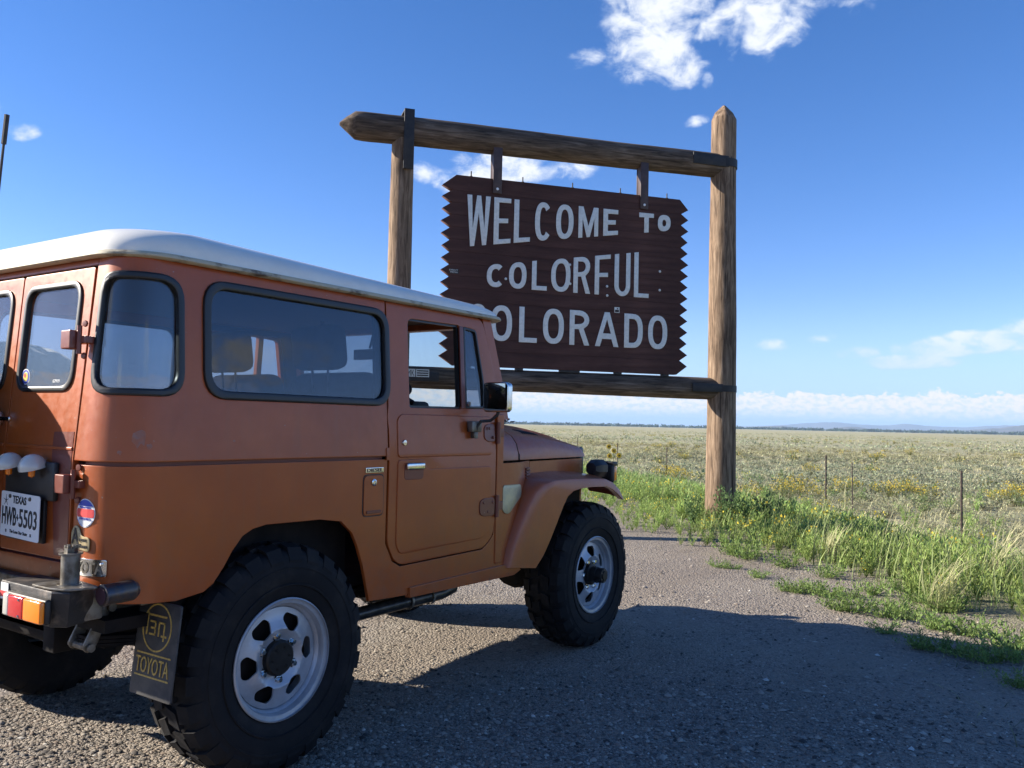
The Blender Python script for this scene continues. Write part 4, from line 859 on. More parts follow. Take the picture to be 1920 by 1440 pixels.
for t in (.775, 1.432, 2.09, 2.746, 3.408):
    put('threaded_rod', lathe([(0, 0), (.008, 0), (.008, .075), (0, .075)], S(t, 4.232, .055), (0, 0, 1), 8), M['iron'], sign)
    put('rod_nut', lathe([(0, 0), (.017, 0), (.017, .015), (0, .015)], S(t, 4.236, .055), (0, 0, 1), 6), M['iron'], sign)
for t in (.775, 1.432, 2.09, 2.746, 3.408):
    put('support_bracket', warp(box_bm((t-.045 if t != 2.09 else t-.13, .02, 1.925), (t+.045 if t != 2.09 else t+.13, .09, 1.957), .003), lambda x, y, z: S(x, z, y)), M['iron'], sign)
for t, z in ((1.226, 3.028), (2.054, 3.263), (2.062, 3.027), (2.561, 3.029), (2.566, 2.914), (3.297, 3.272), (3.298, 3.031), (3.02, 3.9)):
    if t == 3.02: continue
    put('carriage_bolt', lathe([(0, 0), (.017, 0), (.014, .008), (.006, .011), (0, .011)], S(t, z, .1035), snn, 12), M['letter'], sign)
# lettering, every letter cut to its own height
def oval(w, h, d=0., n=40, e=2.35):
    P = []
    for k in range(n):
        a = 2*math.pi*k/n; c, s = math.cos(a), math.sin(a)
        P.append((w/2+(w/2-d)*math.copysign(abs(c)**(2/e), c), h/2+(h/2-d)*math.copysign(abs(s)**(2/e), s)))
    return P
def glyph(c, w, h, t):
    tv = t*.9
    if c == 'O': return oval(w, h), [oval(w, h, t)]
    if c == 'C':
        n = 34; e = 2.35; a0, a1 = R(44), R(316); o = []; i_ = []
        for k in range(n+1):
            a = a0+(a1-a0)*k/n; x, s = math.cos(a), math.sin(a); f = lambda v: math.copysign(abs(v)**(2/e), v)
            o.append((w/2+w/2*f(x), h/2+h/2*f(s))); i_.append((w/2+(w/2-t)*f(x), h/2+(h/2-t)*f(s)))
        return o+i_[::-1], []
    if c == 'L': return [(0, 0), (w, 0), (w, tv), (t, tv), (t, h), (0, h)], []
    if c == 'E': m = h*.5; return [(0, 0), (w, 0), (w, tv), (t, tv), (t, m-tv/2), (w*.84, m-tv/2), (w*.84, m+tv/2), (t, m+tv/2), (t, h-tv), (w, h-tv), (w, h), (0, h)], []
    if c == 'F': m = h*.5; return [(0, 0), (t, 0), (t, m-tv/2), (w*.84, m-tv/2), (w*.84, m+tv/2), (t, m+tv/2), (t, h-tv), (w, h-tv), (w, h), (0, h)], []
    if c == 'T': return [(w/2-t/2, 0), (w/2+t/2, 0), (w/2+t/2, h-tv), (w, h-tv), (w, h), (0, h), (0, h-tv), (w/2-t/2, h-tv)], []
    if c == 'M': return [(0, 0), (t*.85, 0), (t*.85, h*.62), (w/2-t*.32, 0), (w/2+t*.32, 0), (w-t*.85, h*.62), (w-t*.85, 0), (w, 0), (w, h), (w-t*1.0, h), (w/2, h*.36), (t*1.0, h), (0, h)], []
    if c == 'W': q = t*.95; return [(w*.16, 0), (w*.16+q*.85, 0), (w/2, h*.66), (w*.84-q*.85, 0), (w*.84, 0), (w, h), (w-q, h), (w*.80-q*.25, h*.34), (w/2+q*.42, h), (w/2-q*.42, h), (w*.20+q*.25, h*.34), (q, h), (0, h)], []
    if c == 'A': return [(0, 0), (t*1.02, 0), (w*.5-w*.5*.52-t*.0+t*.28, h*.22), (w*.5+w*.5*.52-t*.28, h*.22), (w-t*1.02, 0), (w, 0), (w/2+t*.52, h), (w/2-t*.52, h)], [[(w*.325, h*.38), (w*.675, h*.38), (w*.5, h*.80)]]
    if c == 'U':
        n = 16; o = [(0, h)]; i_ = []; rb_ = w*.62
        for k in range(n+1):
            a = math.pi+math.pi*k/n; o.append((w/2+w/2*math.cos(a), rb_+rb_*math.sin(a))); i_.append((w/2+(w/2-t)*math.cos(a), rb_+(rb_-t)*math.sin(a)))
        return o+[(w, h), (w-t, h)]+i_[::-1]+[(t, h)], []
    if c == 'D':
        def arc(d):
            P = []
            for k in range(15):
                a = -math.pi/2+math.pi*k/14; e = 2.6; f = lambda v: math.copysign(abs(v)**(2/e), v)
                P.append((w*.42+(w*.58-d)*f(math.cos(a)), h/2+(h/2-d)*f(math.sin(a))))
            return P
        return [(0, 0)]+arc(0)+[(0, h)], [[(t, t)]+arc(t)+[(t, h-t)]]
    if c == 'R':
        def bowl(d):
            P = []; r0_ = h*.27
            for k in range(11):
                a = -math.pi/2+math.pi*k/10; P.append((w*.48+(w*.50-d)*math.cos(a), h-r0_+(r0_-d)*math.sin(a)))
            return P
        b = bowl(0)
        return [(0, 0), (t, 0), (t, h*.46), (w*.46, h*.46), (w-t*1.05, 0), (w, 0), (w*.70, h*.478)]+b[2:]+[(0, h)], [[(t, h*.46+tv)]+bowl(t)[0:]+[(t, h-tv)]]
def letter(c, t0, t1, bot, top, t=.062):
    w = t1-t0; h = top((t0+t1)/2)-bot((t0+t1)/2); o, hs = glyph(c, w, h, t)
    bm = plate_bm(o, hs, .010, .001)
    if c in 'ECLFTOU': cut(bm, 0, [w*.33, w*.66])
    def f(x, y, z):
        tt = t0+x; return S(tt, bot(tt)+(top(tt)-bot(tt))*y/h, .1125+z)
    put('letter', warp(bm, f), M['letter'], sign, 30)
ct = lambda v: (lambda t: v)
b1 = lambda t: 3.385+.1595*(t-.76); t2_ = lambda t: 3.180+.158*(t-.99)
for c, a, b in zip('WELCOMETO', (.721, 1.058, 1.314, 1.584, 1.860, 2.158, 2.494, 2.992, 3.257), (1.012, 1.272, 1.520, 1.800, 2.090, 2.424, 2.696, 3.197, 3.438)): letter(c, a, b, b1, ct(4.008))
for c, a, b in zip('COLORFUL', (.985, 1.264, 1.558, 1.808, 2.103, 2.390, 2.660, 2.932), (1.203, 1.487, 1.752, 2.062, 2.329, 2.602, 2.877, 3.138)): letter(c, a, b, ct(2.918), t2_, .058)
for c, a, b in zip('COLORADO', (.765, 1.046, 1.407, 1.714, 2.065, 2.408, 2.806, 3.140), (1.005, 1.315, 1.636, 1.987, 2.330, 2.727, 3.063, 3.410)): letter(c, a, b, ct(2.270), ct(2.702), .064)
k = sbox('small_sticker', 2.668, 2.738, 2.705, 2.775, .102, .1035, M['letter'], 0); sbox('sticker_print', 2.676, 2.730, 2.712, 2.742, .104, .1047, M['iron'], 0, k); sbox('sticker_print', 2.70, 2.72, 2.748, 2.762, .104, .1047, M['iron'], 0, k)
k = sbox('small_sticker', .515, .640, 3.045, 3.100, .102, .1035, M['iron'], 0)
put('sticker_lettering', warp(bm_from(text_mesh('DIRECT', (0, 0, 0), (1, 0, 0), (0, 1, 0), .105, .018, .001)), lambda x, y, z: S(.522+x, 3.078+y, .104+z)), M['letter'], k, 0)
put('sticker_lettering', warp(bm_from(text_mesh('MEDIA', (0, 0, 0), (1, 0, 0), (0, 1, 0), .09, .018, .001)), lambda x, y, z: S(.535+x, 3.053+y, .104+z)), M['letter'], k, 0)
k = sbox('beam_sticker', .035, .135, 1.80, 1.89, .150, .152, M['letter'], 0); put('sticker_lettering', warp(bm_from(text_mesh('MK', (0, 0, 0), (1, 0, 0), (0, 1, 0), .08, .07, .001)), lambda x, y, z: S(.045+x, 1.81+y, .1525+z)), M['iron'], k, 0)
k = sbox('beam_sticker', .145, .30, 1.80, 1.89, .150, .152, M['letter'], 0)
for q in range(3): sbox('sticker_print', .155, .29, 1.812+.026*q, 1.826+.026*q, .1525, .1535, M['iron'], 0, k)

# ================================================================== THE LAND
ED = Vector((.73, .683, 0)).normalized(); EM = Vector((ED.y, -ED.x, 0))      # along the lot's edge / out over the field
def sstep(a, b, x): t = np.clip((x-a)/(b-a), 0, 1); return t*t*(3-2*t)
def qof(x, y): return x*EM.x + y*EM.y
def H(x, y):
    x = np.asarray(x, float); y = np.asarray(y, float); q = qof(x, y); d = np.hypot(x+2.1, y+3.3)
    f = sstep(5, 9, q)+sstep(12, 20, -q)
    z = -.58*sstep(5.4, 9.6, q) - .3*sstep(14, 22, -q)
    z = z + f*(.05*np.sin(x*.7+1)*np.sin(y*.6)+.10*np.sin(x*.13+y*.07)*np.sin(y*.11)) * np.clip(60/np.maximum(d, 60), 0, 1)
    z = z + .011*sstep(.8, 2.0, x)
    z = z + .010*np.sin(x*2.3+.6*y)*np.sin(y*1.9-x*.4)*sstep(4.2, 6, d)
    return z
na, nr = 400, 150
az_ = np.linspace(-math.pi, math.pi, na, endpoint=False); rr_ = np.concatenate([[0], .8*np.exp(np.linspace(0, math.log(45000/.8), nr-1))])
gx = (CAMP.x+rr_[:, None]*np.cos(az_)[None]).ravel(); gy = (CAMP.y+rr_[:, None]*np.sin(az_)[None]).ravel(); gz = H(gx, gy)
def np_mesh(name, V, F4=None, F3=None, col=None):
    me = bpy.data.meshes.new(name); V = np.asarray(V, np.float32); me.vertices.add(len(V)); me.vertices.foreach_set('co', V.ravel())
    fs = []; n4 = 0 if F4 is None else len(F4); n3 = 0 if F3 is None else len(F3)
    idx = np.concatenate([np.asarray(F4).ravel() if n4 else np.empty(0, int), np.asarray(F3).ravel() if n3 else np.empty(0, int)]).astype(np.int32)
    tot = np.concatenate([np.full(n4, 4), np.full(n3, 3)]).astype(np.int32); st = np.concatenate([[0], np.cumsum(tot)[:-1]]).astype(np.int32)
    me.loops.add(len(idx)); me.loops.foreach_set('vertex_index', idx); me.polygons.add(len(tot)); me.polygons.foreach_set('loop_start', st); me.polygons.foreach_set('loop_total', tot)
    if col is not None:
        a = me.color_attributes.new('col', 'FLOAT_COLOR', 'POINT'); c = np.ones((len(V), 4), np.float32); c[:, :3] = col; a.data.foreach_set('color', c.ravel())
    me.update(calc_edges=True); return me
ii, jj = np.meshgrid(np.arange(nr-1), np.arange(na), indexing='ij'); j2 = (jj+1) % na
F4 = np.stack([ii*na+jj, ii*na+j2, (ii+1)*na+j2, (ii+1)*na+jj], -1).reshape(-1, 4)
gm = np_mesh('ground', np.stack([gx, gy, gz], 1), F4); bmg = bmesh.new(); bmg.from_mesh(gm); bmesh.ops.remove_doubles(bmg, verts=bmg.verts[:na+1], dist=1e-4); bmesh.ops.recalc_face_normals(bmg, faces=bmg.faces); bmg.to_mesh(gm); bmg.free()
gm.polygons.foreach_set('use_smooth', [True]*len(gm.polygons))
def ground_material():
    m = bpy.data.materials.new('lot_gravel_and_field_soil'); m.use_nodes = True; nt = m.node_tree; L = nt.links.new; b = nt.nodes['Principled BSDF']; b.inputs['Roughness'].default_value = .95; b.inputs['Specular IOR Level'].default_value = .15
    g = N(nt, 'ShaderNodeNewGeometry'); P = g.outputs['Position']
    def noise(s, d=5, r=.6, sc=None):
        n = N(nt, 'ShaderNodeTexNoise', i={'Scale': s, 'Detail': d, 'Roughness': r})
        if sc: mp = N(nt, 'ShaderNodeMapping'); mp.inputs['Scale'].default_value = sc; L(P, mp.inputs[0]); L(mp.outputs[0], n.inputs['Vector'])
        else: L(P, n.inputs['Vector'])
        return n.outputs[0]
    def mrange(x, a, b_, c=0., d=1., smooth=True):
        q = N(nt, 'ShaderNodeMapRange', i={'From Min': a, 'From Max': b_, 'To Min': c, 'To Max': d}); q.interpolation_type = 'SMOOTHSTEP' if smooth else 'LINEAR'; L(x, q.inputs[0]); return q.outputs[0]
    def mix(f, a, b_):
        q = N(nt, 'ShaderNodeMix', data_type='RGBA')
        for s, v in (('Factor', f), ('A', a), ('B', b_)):
            if isinstance(v, tuple): q.inputs[s].default_value = (*v, 1)
            elif isinstance(v, (int, float)): q.inputs[s].default_value = v
            else: L(v, q.inputs[s])
        return q.outputs['Result']
    # stones of the lot: two voronoi sizes, each cell its own colour
    v1 = N(nt, 'ShaderNodeTexVoronoi', i={'Scale': 62., 'Randomness': 1}); L(P, v1.inputs['Vector'])
    v2 = N(nt, 'ShaderNodeTexVoronoi', i={'Scale': 150., 'Randomness': 1}); L(P, v2.inputs['Vector'])
    s1 = N(nt, 'ShaderNodeSeparateXYZ'); L(v1.outputs['Color'], s1.inputs[0]); s2 = N(nt, 'ShaderNodeSeparateXYZ'); L(v2.outputs['Color'], s2.inputs[0])
    def stone(x):
        cr = N(nt, 'ShaderNodeValToRGB'); L(x, cr.inputs[0]); e = cr.color_ramp.elements; e[0].position = 0; e[0].color = (.09, .08, .075, 1); e[1].position = 1; e[1].color = (.48, .435, .375, 1)
        for p, c in ((.25, (.21, .185, .16)), (.5, (.33, .29, .245)), (.72, (.29, .235, .19)), (.9, (.42, .365, .295))): q = e.new(p); q.color = (*c, 1)
        return cr.outputs[0]
    grav = mix(.5, stone(s1.outputs[0]), stone(s2.outputs[1]))
    pat = noise(.9, 6, .65); grav = mix(mrange(pat, .40, .66, 0, .6), grav, (.36, .31, .25))
    grav = mix(mrange(noise(4.5, 5), .5, .75, 0, .45), grav, (.30, .25, .21))
    mt = N(nt, 'ShaderNodeMapping'); mt.inputs['Rotation'].default_value = (0, 0, -R(43)); mt.inputs['Scale'].default_value = (.06, .62, 1); L(P, mt.inputs[0])
    tr = N(nt, 'ShaderNodeTexNoise', i={'Scale': 1.6, 'Detail': 5, 'Roughness': .6}); L(mt.outputs[0], tr.inputs['Vector'])
    grav = mix(mrange(tr.outputs[0], .48, .66, 0, .55), grav, (.27, .225, .18)); grav = mix(mrange(tr.outputs[0], .46, .34, 0, .4), grav, (.38, .345, .29))
    # field soil, matted dry grass and sage seen from afar
    soil = mix(mrange(noise(1.3, 7, .7), .36, .64), (.40, .365, .225), (.47, .43, .27))
    soil = mix(mrange(noise(.5, 6, .7), .45, .62, 0, .6), soil, (.30, .305, .19))
    far = noise(.035, 8, .72, (1, 1, 1)); soil = mix(mrange(far, .40, .62, 0, .55), soil, (.29, .29, .175))
    far2 = noise(.012, 8, .7); soil = mix(mrange(far2, .5, .66, 0, .5), soil, (.42, .35, .15))
    # where the lot ends
    sp = N(nt, 'ShaderNodeSeparateXYZ'); L(P, sp.inputs[0])
    q = math_(nt, 'ADD', math_(nt, 'MULTIPLY', sp.outputs[0], EM.x), math_(nt, 'MULTIPLY', sp.outputs[1], EM.y))
    q = math_(nt, 'ADD', q, math_(nt, 'MULTIPLY', math_(nt, 'SUBTRACT', noise(.8, 5, .7), .5), 3.4))
    e1 = mrange(q, 4.6, 5.8); e2 = mrange(q, -13., -14.5)
    e = math_(nt, 'MAXIMUM', e1, e2)
    vg = math_(nt, 'MULTIPLY', mrange(q, 4.9, 6.0), mrange(q, 9.5, 7.8)); soil = mix(math_(nt, 'MULTIPLY', vg, .75), soil, mix(mrange(noise(3.1, 6, .7), .4, .62), (.16, .18, .075), (.25, .24, .13)))
    L(mix(e, grav, soil), b.inputs['Base Color'])
    hgt = math_(nt, 'ADD', math_(nt, 'MULTIPLY', v1.outputs['Distance'], -.9), math_(nt, 'MULTIPLY', v2.outputs['Distance'], -.45))
    hgt = math_(nt, 'ADD', hgt, math_(nt, 'MULTIPLY', noise(9, 6, .7), .9))
    bp = N(nt, 'ShaderNodeBump', i={'Strength': 1., 'Distance': .018}); L(hgt, bp.inputs['Height']); L(bp.outputs[0], b.inputs['Normal']); return m
gm.materials.append(ground_material()); go = bpy.data.objects.new('ground', gm); COL.objects.link(go); go['kind'] = 'structure'

# --- loose stones on the lot
def colmat(name, rough=.9, transl=0., gain=1.):
    m = bpy.data.materials.new(name); m.use_nodes = True; nt = m.node_tree; b = nt.nodes['Principled BSDF']; b.inputs['Roughness'].default_value = rough; b.inputs['Specular IOR Level'].default_value = .2
    a = N(nt, 'ShaderNodeAttribute', attribute_name='col'); nt.links.new(a.outputs['Color'], b.inputs['Base Color'])
    if transl:
        t = N(nt, 'ShaderNodeBsdfTranslucent'); nt.links.new(a.outputs['Color'], t.inputs[0]); mx = N(nt, 'ShaderNodeMixShader', i={0: transl}); o = nt.nodes['Material Output']
        nt.links.new(b.outputs[0], mx.inputs[1]); nt.links.new(t.outputs[0], mx.inputs[2]); nt.links.new(mx.outputs[0], o.inputs[0])
    return m
M['stone'] = colmat('loose_stone'); M['leaf'] = colmat('leaf', .7, .35)
def polar(n, d0, d1, a0, a1, pw=1.):
    d = d0*(d1/d0)**(rng.random(n)**pw) if pw != 0 else rng.uniform(d0, d1, n)
    a = R(1)*rng.uniform(a0, a1, n); return CAMP.x+d*np.cos(a), CAMP.y+d*np.sin(a), d
def polar_lin(n, d0, d1, a0, a1):
    d = rng.uniform(d0, d1, n); a = R(1)*rng.uniform(a0, a1, n); return CAMP.x+d*np.cos(a), CAMP.y+d*np.sin(a), d
OCT = np.array([(1, 0, 0), (-1, 0, 0), (0, 1, 0), (0, -1, 0), (0, 0, 1), (0, 0, -1)], float); OF = np.array([(0, 2, 4), (2, 1, 4), (1, 3, 4), (3, 0, 4)])
n = 70000; px_, py_, d_ = polar(n, 1.7, 10.5, -25, 100, 1.0)
px2, py2, d2 = polar(42000, 1.6, 4.6, 0, 80, .8); px_, py_, d_ = np.concatenate([px_, px2]), np.concatenate([py_, py2]), np.concatenate([d_, d2])
keep = qof(px_, py_) < 5.2; px_, py_, d_ = px_[keep], py_[keep], d_[keep]; n = len(px_)
s = np.clip(rng.lognormal(math.log(.0056), .48, n), .0022, .021)
V = OCT[None]*np.stack([s*rng.uniform(.8, 1.4, n), s*rng.uniform(.7, 1.2, n), s*rng.uniform(.45, .8, n)], 1)[:, None]*rng.uniform(.75, 1.15, (n, 6, 1))
a = rng.uniform(0, 6.28, n); ca, sa = np.cos(a)[:, None], np.sin(a)[:, None]
V = np.stack([V[..., 0]*ca-V[..., 1]*sa, V[..., 0]*sa+V[..., 1]*ca, V[..., 2]], -1) + np.stack([px_, py_, H(px_, py_)+s*.15], 1)[:, None]
pal = np.array([(.14, .125, .11), (.235, .21, .18), (.34, .30, .25), (.29, .23, .18), (.42, .375, .31), (.56, .53, .47), (.07, .065, .06)]); ci = rng.choice(7, n, p=(.19, .26, .24, .13, .09, .015, .075))
C = np.repeat((pal[ci]*rng.uniform(.85, 1.15, (n, 1)))[:, None], 6, 1)
gs = np_mesh('loose_gravel', V.reshape(-1, 3), None, (OF[None]+6*np.arange(n)[:, None, None]).reshape(-1, 3), C.reshape(-1, 3)); gs.materials.append(M['stone'])
o = bpy.data.objects.new('loose_gravel', gs); COL.objects.link(o); tag(o, 'pinkish grey loose gravel spread over the lot', 'gravel', kind='stuff')

# --- plants
def blades(P, h, w, lean, ang, c0, c1, curl=.35):
    """each row one grass blade: 3 cross-sections and a tip; returns V, F4, F3, col"""
    n = len(P); dx = np.stack([np.cos(ang), np.sin(ang), np.zeros(n)], 1); sx = np.stack([-dx[:, 1], dx[:, 0], np.zeros(n)], 1); z = np.array([0, 0, 1.])
    def at(t): return P + z[None]*(h*t*(1-.25*lean*t))[:, None] + dx*(h*lean*t**(1+curl*2))[:, None]
    pts = []
    for t, ww in ((0, .9), (.42, 1.), (.75, .7)):
        c = at(t); pts += [c-sx*(w*ww/2)[:, None], c+sx*(w*ww/2)[:, None]]
    pts.append(at(1.)); V = np.stack(pts, 1); b = 7*np.arange(n)[:, None]
    F4_ = np.concatenate([b+np.array([0, 1, 3, 2]), b+np.array([2, 3, 5, 4])]); F3_ = b+np.array([4, 5, 6])
    tt = np.array([0, 0, .42, .42, .75, .75, 1.])[None, :, None]; C = c0[:, None]*(1-tt)+c1[:, None]*tt
    return V.reshape(-1, 3), F4_, F3_, C.reshape(-1, 3)
def merge(parts):
    V = []; A = []; B = []; C = []; o = 0
    for v, f4, f3, c in parts:
        V.append(v); C.append(c); 
        if f4 is not None and len(f4): A.append(f4+o)
        if f3 is not None and len(f3): B.append(f3+o)
        o += len(v)
    return np.concatenate(V), np.concatenate(A) if A else None, np.concatenate(B) if B else None, np.concatenate(C)
def bush(rg, n_stem, n_leaf, rad, hgt, leaf, cl, cs, spread=1., tip=None, tipn=0, wide=.45):
    """a plant: stems fan out of the root, leaves sit along and at the end of every stem"""
    parts = []; a = rg.uniform(0, 6.28, n_stem); e = rg.uniform(.15, 1., n_stem)**.6; e = np.clip(e*spread, 0, 1.25)
    L_ = rg.uniform(.7, 1.05, n_stem); end = np.stack([np.cos(a)*np.sin(e*1.35)*rad*L_, np.sin(a)*np.sin(e*1.35)*rad*L_, (np.cos(e*1.1)*.85+.15)*hgt*L_], 1)
    # stems as thin blades
    n = n_stem; sx = np.stack([-np.sin(a), np.cos(a), np.zeros(n)], 1)*leaf*.10
    V = np.stack([-sx, sx, end+sx*.4, end-sx*.4], 1).reshape(-1, 3); parts.append((V, 4*np.arange(n)[:, None]+np.array([0, 1, 2, 3]), None, np.tile(cs, (4*n, 1))))
    k = n_leaf*n_stem; si = np.repeat(np.arange(n_stem), n_leaf); t = rg.uniform(.06, 1.04, k)**.75; base = end[si]*t[:, None]*np.array([1, 1, 1.]) + rg.normal(0, leaf*.35, (k, 3)); base[:, 2] = np.maximum(base[:, 2], .01)
    d = rg.normal(0, 1, (k, 3)); d[:, 2] = np.abs(d[:, 2])*.8+.25; d += end[si]/max(rad, hgt)*.8; d /= np.linalg.norm(d, axis=1)[:, None]
    s_ = np.cross(d, rg.normal(0, 1, (k, 3))); s_ /= np.linalg.norm(s_, axis=1)[:, None]; l = (leaf*rg.uniform(.6, 1.3, k))[:, None]
    V = np.stack([base, base+d*l*.5-s_*l*wide*.5, base+d*l, base+d*l*.5+s_*l*wide*.5], 1).reshape(-1, 3)
    C = np.repeat(np.asarray(cl)[None]*rg.uniform(.72, 1.3, (k, 1))*np.array([1, 1, 1.])*(1+rg.normal(0, .05, (k, 3))), 4, 0)
    parts.append((V, 4*np.arange(k)[:, None]+np.array([0, 1, 2, 3]), None, np.clip(C, .005, 1)))
    if tip is not None:
        si = rg.integers(0, n_stem, tipn); base = end[si]*rg.uniform(.92, 1.06, (tipn, 1)) + rg.normal(0, leaf*.6, (tipn, 3)); d = rg.normal(0, 1, (tipn, 3)); d[:, 2] = abs(d[:, 2])+.3; d /= np.linalg.norm(d, axis=1)[:, None]
        s_ = np.cross(d, rg.normal(0, 1, (tipn, 3))); s_ /= np.linalg.norm(s_, axis=1)[:, None]; l = (leaf*.8*rg.uniform(.6, 1.2, tipn))[:, None]
        V = np.stack([base-s_*l*.5, base+d*l*.3, base+s_*l*.5, base+d*l], 1).reshape(-1, 3)[:, :]
        V = np.stack([base-s_*l*.45, base-d*l*.2, base+s_*l*.45, base+d*l*.6], 1).reshape(-1, 3)
        C = np.repeat(np.asarray(tip)[None]*rg.uniform(.8, 1.2, (tipn, 1)), 4, 0); parts.append((V, 4*np.arange(tipn)[:, None]+np.array([0, 1, 2, 3]), None, C))
    return merge(parts)
def scatter(protos, X, Y, scale, seed=0, tint=.12, zoff=0.):
    rg = np.random.default_rng(seed); parts = []; pi = rg.integers(0, len(protos), len(X)); rot = rg.uniform(0, 6.28, len(X)); tn = (1+rg.normal(0, tint, len(X)))*(1+.16*np.sin(X*.13+1.7*np.sin(Y*.09))*np.sin(Y*.17+X*.05)); warm = .5+.5*np.sin(X*.071+2*np.sin(Y*.043+1)+Y*.05); sq = rg.uniform(.8, 1.25, len(X)); Z = H(X, Y)+zoff
    for k in range(len(protos)):
        ix = np.where(pi == k)[0]
        if not len(ix): continue
        v, f4, f3, c = protos[k]; ca, sa = np.cos(rot[ix])[:, None], np.sin(rot[ix])[:, None]; s_ = scale[ix][:, None]
        VV = np.stack([(v[None, :, 0]*ca-v[None, :, 1]*sa)*s_+X[ix][:, None], (v[None, :, 0]*sa+v[None, :, 1]*ca)*s_+Y[ix][:, None], v[None, :, 2]*s_*sq[ix][:, None]+Z[ix][:, None]], -1).reshape(-1, 3)
        CC = np.clip(c[None]*tn[ix][:, None, None]*(1+(warm[ix][:, None, None]-.5)*np.array([.16, .02, -.14])), .004, 1).reshape(-1, 3); o = len(v)*np.arange(len(ix))[:, None, None]
        parts.append((VV, (f4[None]+o).reshape(-1, 4) if f4 is not None else None, (f3[None]+o).reshape(-1, 3) if f3 is not None else None, CC))
    return merge(parts)
def stuff(name, data, mat, label, cat):
    v, f4, f3, c = data; me = np_mesh(name, v, f4, f3, c); me.materials.append(mat); o = bpy.data.objects.new(name, me); COL.objects.link(o); tag(o, label, cat, kind='stuff'); return o
def proto_mesh(name, data, mat):
    v, f4, f3, c = data; me = np_mesh(name, v, f4, f3, c); me.materials.append(mat); return me
G1 = np.array((.215, .305, .092)); G2 = np.array((.27, .34, .12)); DRY = np.array((.50, .47, .27)); SAGE = np.array((.35, .355, .215)); DKG = np.array((.12, .19, .07))
rgb = np.random.default_rng(11)
weedP = [bush(rgb, 11, 9, .17, .30, .050, G1*rgb.uniform(.85, 1.2), G1*.8, .8, wide=.24) for _ in range(6)]
weedY = [bush(rgb, 11, 9, .17, .34, .045, G2, G2*.8, .8, (.62, .50, .06), 12, wide=.24) for _ in range(2)]
darkP = [bush(rgb, 26, 20, .22, .50, .042, DKG, DKG*.8, .7, wide=.45) for _ in range(3)]
# how thickly the verge is grown over
def clump(x, y, f, seed): return .5+.5*np.sin(x*f+seed)*np.sin(y*f*1.13+seed*2.1+np.sin(x*f*.7))
X, Y, D_ = polar_lin(33000, 3.5, 34, -32, 40); q = qof(X, Y); edge = 5.05-1.25*sstep(5.0, 7.6, X)+.30*np.sin(X*1.9+.5)*np.sin(Y*2.1)+.22*np.sin(X*4.3+Y*2)
pr = sstep(-.25, .7, q-edge)*(1-sstep(8.4, 11.2, q)*.95)*np.clip(D_/13, .25, 1)
k_ = rng.random(len(X)) < pr*.42; X, Y, q = X[k_], Y[k_], q[k_]; sc_ = rng.uniform(.65, 1.25, len(X))*(.55+.45*sstep(4.2, 6.2, q))
print('weeds', len(X))
ky = rng.random(len(X)) < .10
stuff('green_weeds', merge([scatter(weedP, X[~ky], Y[~ky], sc_[~ky], 1, .16), scatter(weedY, X[ky], Y[ky], sc_[ky], 2, .12)]), M['leaf'], 'thick bright green feathery weeds along the gravel edge', 'weeds')
# grass blades among the weeds, green low and straw above
def grassfield(n, d0, d1, a0, a1, qa, qb, hh, ww, cA, cB, cC, seed, lean=(.15, .7), cl=.0, dens=None):
    global rng
    rg = np.random.default_rng(seed); d = d0*(d1/d0)**rg.random(n); a = np.radians(rg.uniform(a0, a1, n)); X = CAMP.x+d*np.cos(a); Y = CAMP.y+d*np.sin(a); q = qof(X, Y)
    w = sstep(qa[0], qa[1], q+.4*np.sin(X*1.1))*(1-sstep(qb[0], qb[1], q))*(cl+(1-cl)*clump(X, Y, 1.4, seed)*clump(X, Y, 3.1, seed+2)*1.8)
    k = rg.random(n) < w; X, Y, d = X[k], Y[k], d[k]; n = len(X)
    h = rg.uniform(*hh, n); col = cA[None]*(1-rg.random((n, 1)))+cB[None]*rg.random((n, 1))
    return blades(np.stack([X, Y, H(X, Y)], 1), h, rg.uniform(*ww, n)*np.maximum(1, d/14), rg.uniform(*lean, n), rg.normal(R(-60), 1.2, n), col*rg.uniform(.8, 1.15, (n, 1)), (col*.6+cC[None]*.4)*rg.uniform(.85, 1.15, (n, 1)))
stuff('verge_grass', merge([grassfield(46000, 4.2, 40, -32, 40, (4.7, 5.7), (8.0, 11), (.16, .46), (.005, .010), G1, G2, DRY, 5, cl=.25),
    grassfield(5000, 5, 45, -32, 40, (5.4, 7.2), (10, 13), (.35, .72), (.004, .007), DRY*.9, DRY, DRY*1.1, 6, cl=.15)]), M['leaf'], 'green and straw coloured grass standing along the verge', 'grass')
stuff('fallen_straw', merge([grassfield(26000, 3.5, 30, -32, 40, (3.6, 4.9), (8.5, 10), (.03, .11), (.003, .006), DRY*.55, DRY*.8, DRY*.9, 15, cl=.2, lean=(1.5, 4.0))]), M['leaf'], 'dead straw litter lying on the gravel at the edge of the weeds', 'straw')
stuff('dry_grass', merge([grassfield(90000, 9, 75, -30, 48, (7.6, 10.5), (900, 1000), (.07, .24), (.006, .012), DRY*.85, DRY, DRY*1.0, 7, cl=.25, lean=(.3, 1.1))]), M['leaf'], 'pale dry bunch grass covering the open field', 'grass')
sageHi = [bush(rgb, 50, 12, .46, .30, .036, SAGE*rgb.uniform(.88, 1.12), (.16, .13, .09), 1., wide=.5) for _ in range(5)]
rabHi = [bush(rgb, 52, 8, .42, .52, .045, (.19, .215, .085), (.17, .17, .07), .9, (.60, .45, .06), 210, wide=.4) for _ in range(3)]
grnHi = [bush(rgb, 40, 13, .36, .40, .050, (.20, .25, .11), (.15, .15, .07), 1., wide=.45) for _ in range(2)]
